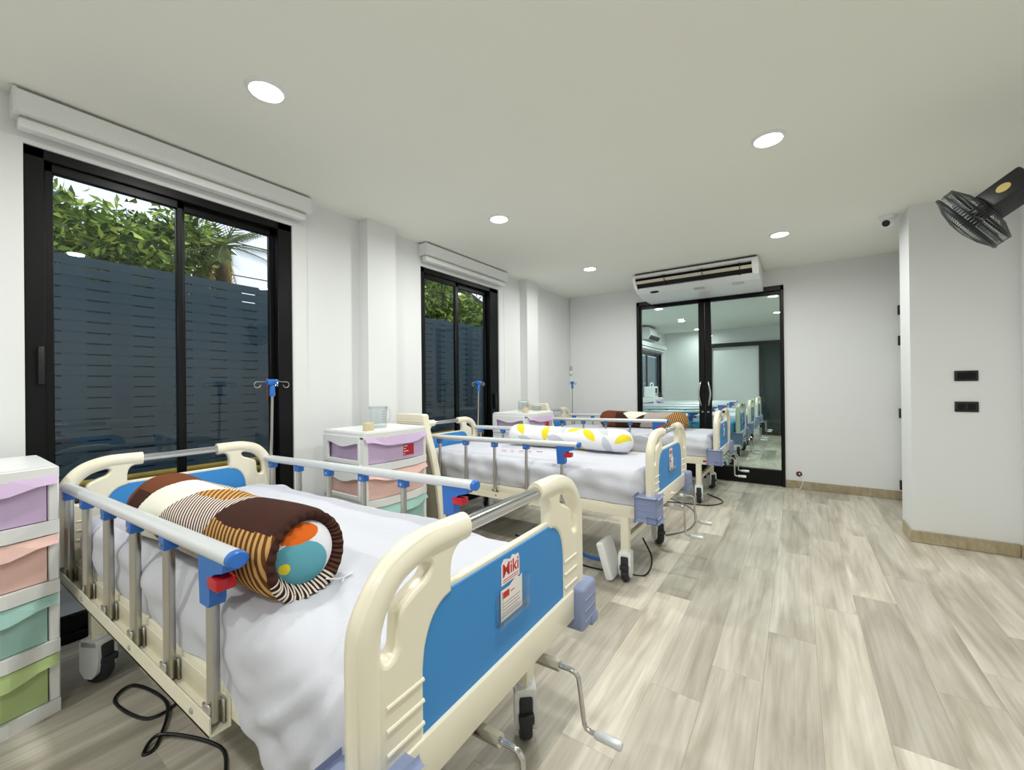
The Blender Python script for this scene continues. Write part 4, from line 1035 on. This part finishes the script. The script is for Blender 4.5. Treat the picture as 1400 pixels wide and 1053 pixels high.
MB().tube(crom([(-0.07, 0.0, -0.07), (-0.075, -0.005, -0.12), (-0.07, 0.0, -0.17)], 5), 0.002, 6).build('pull_cord', M_BLACKP, fan)

# ------------------------------------------------------------------ CCTV camera
cv = thing('security_camera', 'small white dome security camera under the ceiling near the wall block', 'security camera', (0.635, 4.60, H))
MB().lathe([(0.0005, 0), (0.055, 0), (0.055, -0.018), (0.048, -0.03), (0.0005, -0.03)], 28).build('mount', M_WHITEP, cv)
cd = Vector((-0.45, -0.72, -0.42)).normalized(); CM = Matrix.Translation((-0.0, -0.0, -0.048)) @ Vector((0, 0, 1)).rotation_difference(cd).to_matrix().to_4x4()
MB().lathe([(0.0005, -0.046)]+[(0.046*math.cos(R(a)), 0.046*math.sin(R(a))) for a in range(-80, 46, 10)]+[(0.026, 0.036), (0.0005, 0.036)], 28).xform(CM).build('ball', M_WHITEP, cv)
MB().lathe([(0.026, 0.034), (0.027, 0.041), (0.018, 0.043), (0.0005, 0.043)], 24).xform(CM).build('lens', M_BLACKP, cv)
# switch plates
for k, (z0, z1, n, lb) in enumerate(((1.25, 1.327, 3, 'upper of two black switch plates on the wall block'), (1.02, 1.098, 1, 'lower of two black plates on the wall block, a socket'))):
    t = thing('switch_plate', lb, 'switch', (1.03, 4.434, (z0+z1)/2))
    MB().rbox(-0.062, 0.062, -0.010, -0.0005, -0.0385, 0.0385, 0.004, 2).build('plate', M_BLACKP, t)
    if n == 3:
        for j in range(3): MB().rbox(-0.048+0.033*j, -0.018+0.033*j, -0.014, -0.009, -0.024, 0.024, 0.002, 1).build('rocker', M_BLACK, t)
    else:
        for j in (-1, 1): MB().rbox(j*0.026-0.02, j*0.026+0.02, -0.012, -0.009, -0.022, 0.022, 0.002, 1).build('socket_insert', M_BLACK, t)
# conduit with outlet in the corner
cdn = thing('cable_conduit', 'thin white conduit running down the back corner to a small switch box', 'conduit', (-2.945, YB, 1.42))
MB().rbox(-0.008, 0.008, -0.012, -0.0005, 0.13, H-1.42-0.002, 0.002, 1).build('trunking', M_WHITEP, cdn)
MB().rbox(-0.02, 0.026, -0.03, -0.0005, 0, 0.06, 0.004, 2).build('switch_box', M_WHITEP, cdn)
MB().rbox(-0.016, 0.016, -0.024, -0.0005, 0.065, 0.13, 0.004, 2).build('breaker', mat('sensor_grey', (190, 190, 182)), cdn)
# red plug on the back wall
pg = thing('wall_plug', 'small dark red plug with thin cable low on the back wall', 'plug', (0.008, YB, 0.175))
MB().lathe([(0.0005, -0.018), (0.022, -0.016), (0.030, -0.006), (0.030, -0.0005)], 20, (0, 0, 0), 'y').build('plug_body', mat('dark_red', (92, 20, 26), 0.4), pg)
MB().lathe([(0.0005, -0.022), (0.008, -0.021), (0.010, -0.014)], 14, (0.003, 0, 0.004), 'y').build('plug_centre', M_WHITEP, pg)
MB().tube(crom([(0.012, -0.012, -0.015), (0.035, -0.02, -0.08), (0.02, -0.03, -0.14), (0.0, -0.05, -0.168), (-0.05, -0.03, -0.169)], 6), 0.0035, 8).build('cable', M_WHITEP, pg)

# ------------------------------------------------------------------ cables and equipment on the floor
def cable(name, lb, pts, r, m, cat='cable'):
    o = MB().tube(crom(pts, 8), r, 8).build(name, m); return tag(o, lb, cat)
zc = 0.006
cable('power_cable', 'black power cable looping on the floor under the first bed', [(-2.62, 0.72, zc), (-2.35, 0.60, zc), (-2.08, 0.62, zc), (-2.03, 0.50, zc), (-2.25, 0.45, zc+0.002), (-2.30, 0.52, zc+0.006), (-2.05, 0.56, zc+0.012), (-1.86, 0.48, zc), (-1.85, 0.44, zc), (-1.88, 0.50, zc+0.012), (-1.66, 0.60, zc), (-1.45, 0.56, zc), (-1.2, 0.70, zc), (-0.95, 0.66, zc), (-0.86, 0.53, zc), (-1.05, 0.42, zc+0.001)], 0.006, M_BLACKP)
cable('air_hose', 'blue air hose on the floor behind the foot leg of the second bed', [(-1.75, 2.98, 0.012), (-1.45, 2.86, 0.012), (-1.25, 2.76, 0.014), (-1.10, 2.72, 0.045), (-1.03, 2.72, 0.10)], 0.0115, M_BLUE, 'hose')
cable('power_cable', 'black power cable beside the blue hose under the second bed', [(-1.95, 2.85, zc), (-1.55, 2.72, zc), (-1.2, 2.62, zc), (-0.98, 2.66, zc), (-0.83, 2.70, zc), (-0.80, 2.76, 0.10), (-0.88, 2.83, 0.20)], 0.006, M_BLACKP)
cable('power_cable', 'grey cable arching on the floor between second and third bed', [(-0.95, 3.45, zc), (-0.78, 3.75, zc), (-0.80, 4.2, zc), (-0.95, 4.5, zc), (-1.2, 4.72, zc)], 0.006, mat('grey_cable', (120, 120, 120), 0.5))
cable('power_cable', 'black cable on the floor around the foot leg of the third bed', [(-1.3, 4.5, zc), (-1.0, 4.56, zc), (-0.75, 4.62, zc), (-0.66, 4.85, zc), (-0.85, 5.1, zc)], 0.006, M_BLACKP)
dv2 = thing('air_pump', 'white flat air pump standing tilted against the foot leg of the second bed', 'pump', (-0.955, 2.585, 0.0))
CMx = Matrix.Translation((0, 0, 0.0)) @ Matrix.Rotation(R(-17), 4, 'Y')
mb = MB().rbox(-0.062, -0.010, -0.09, 0.09, 0.004, 0.245, 0.016, 3); mb.xform(CMx)
zmin = min(p[2] for p in mb.v); mb.xform(Matrix.Translation((0.0, 0, -zmin+0.001))); mb.build('pump_body', M_WHITEP, dv2)
mb = MB().rbox(-0.066, -0.060, -0.05, 0.05, 0.10, 0.19, 0.003, 1); mb.xform(CMx); mb.xform(Matrix.Translation((0, 0, -zmin+0.001))); mb.build('control_panel', M_BLUE, dv2)
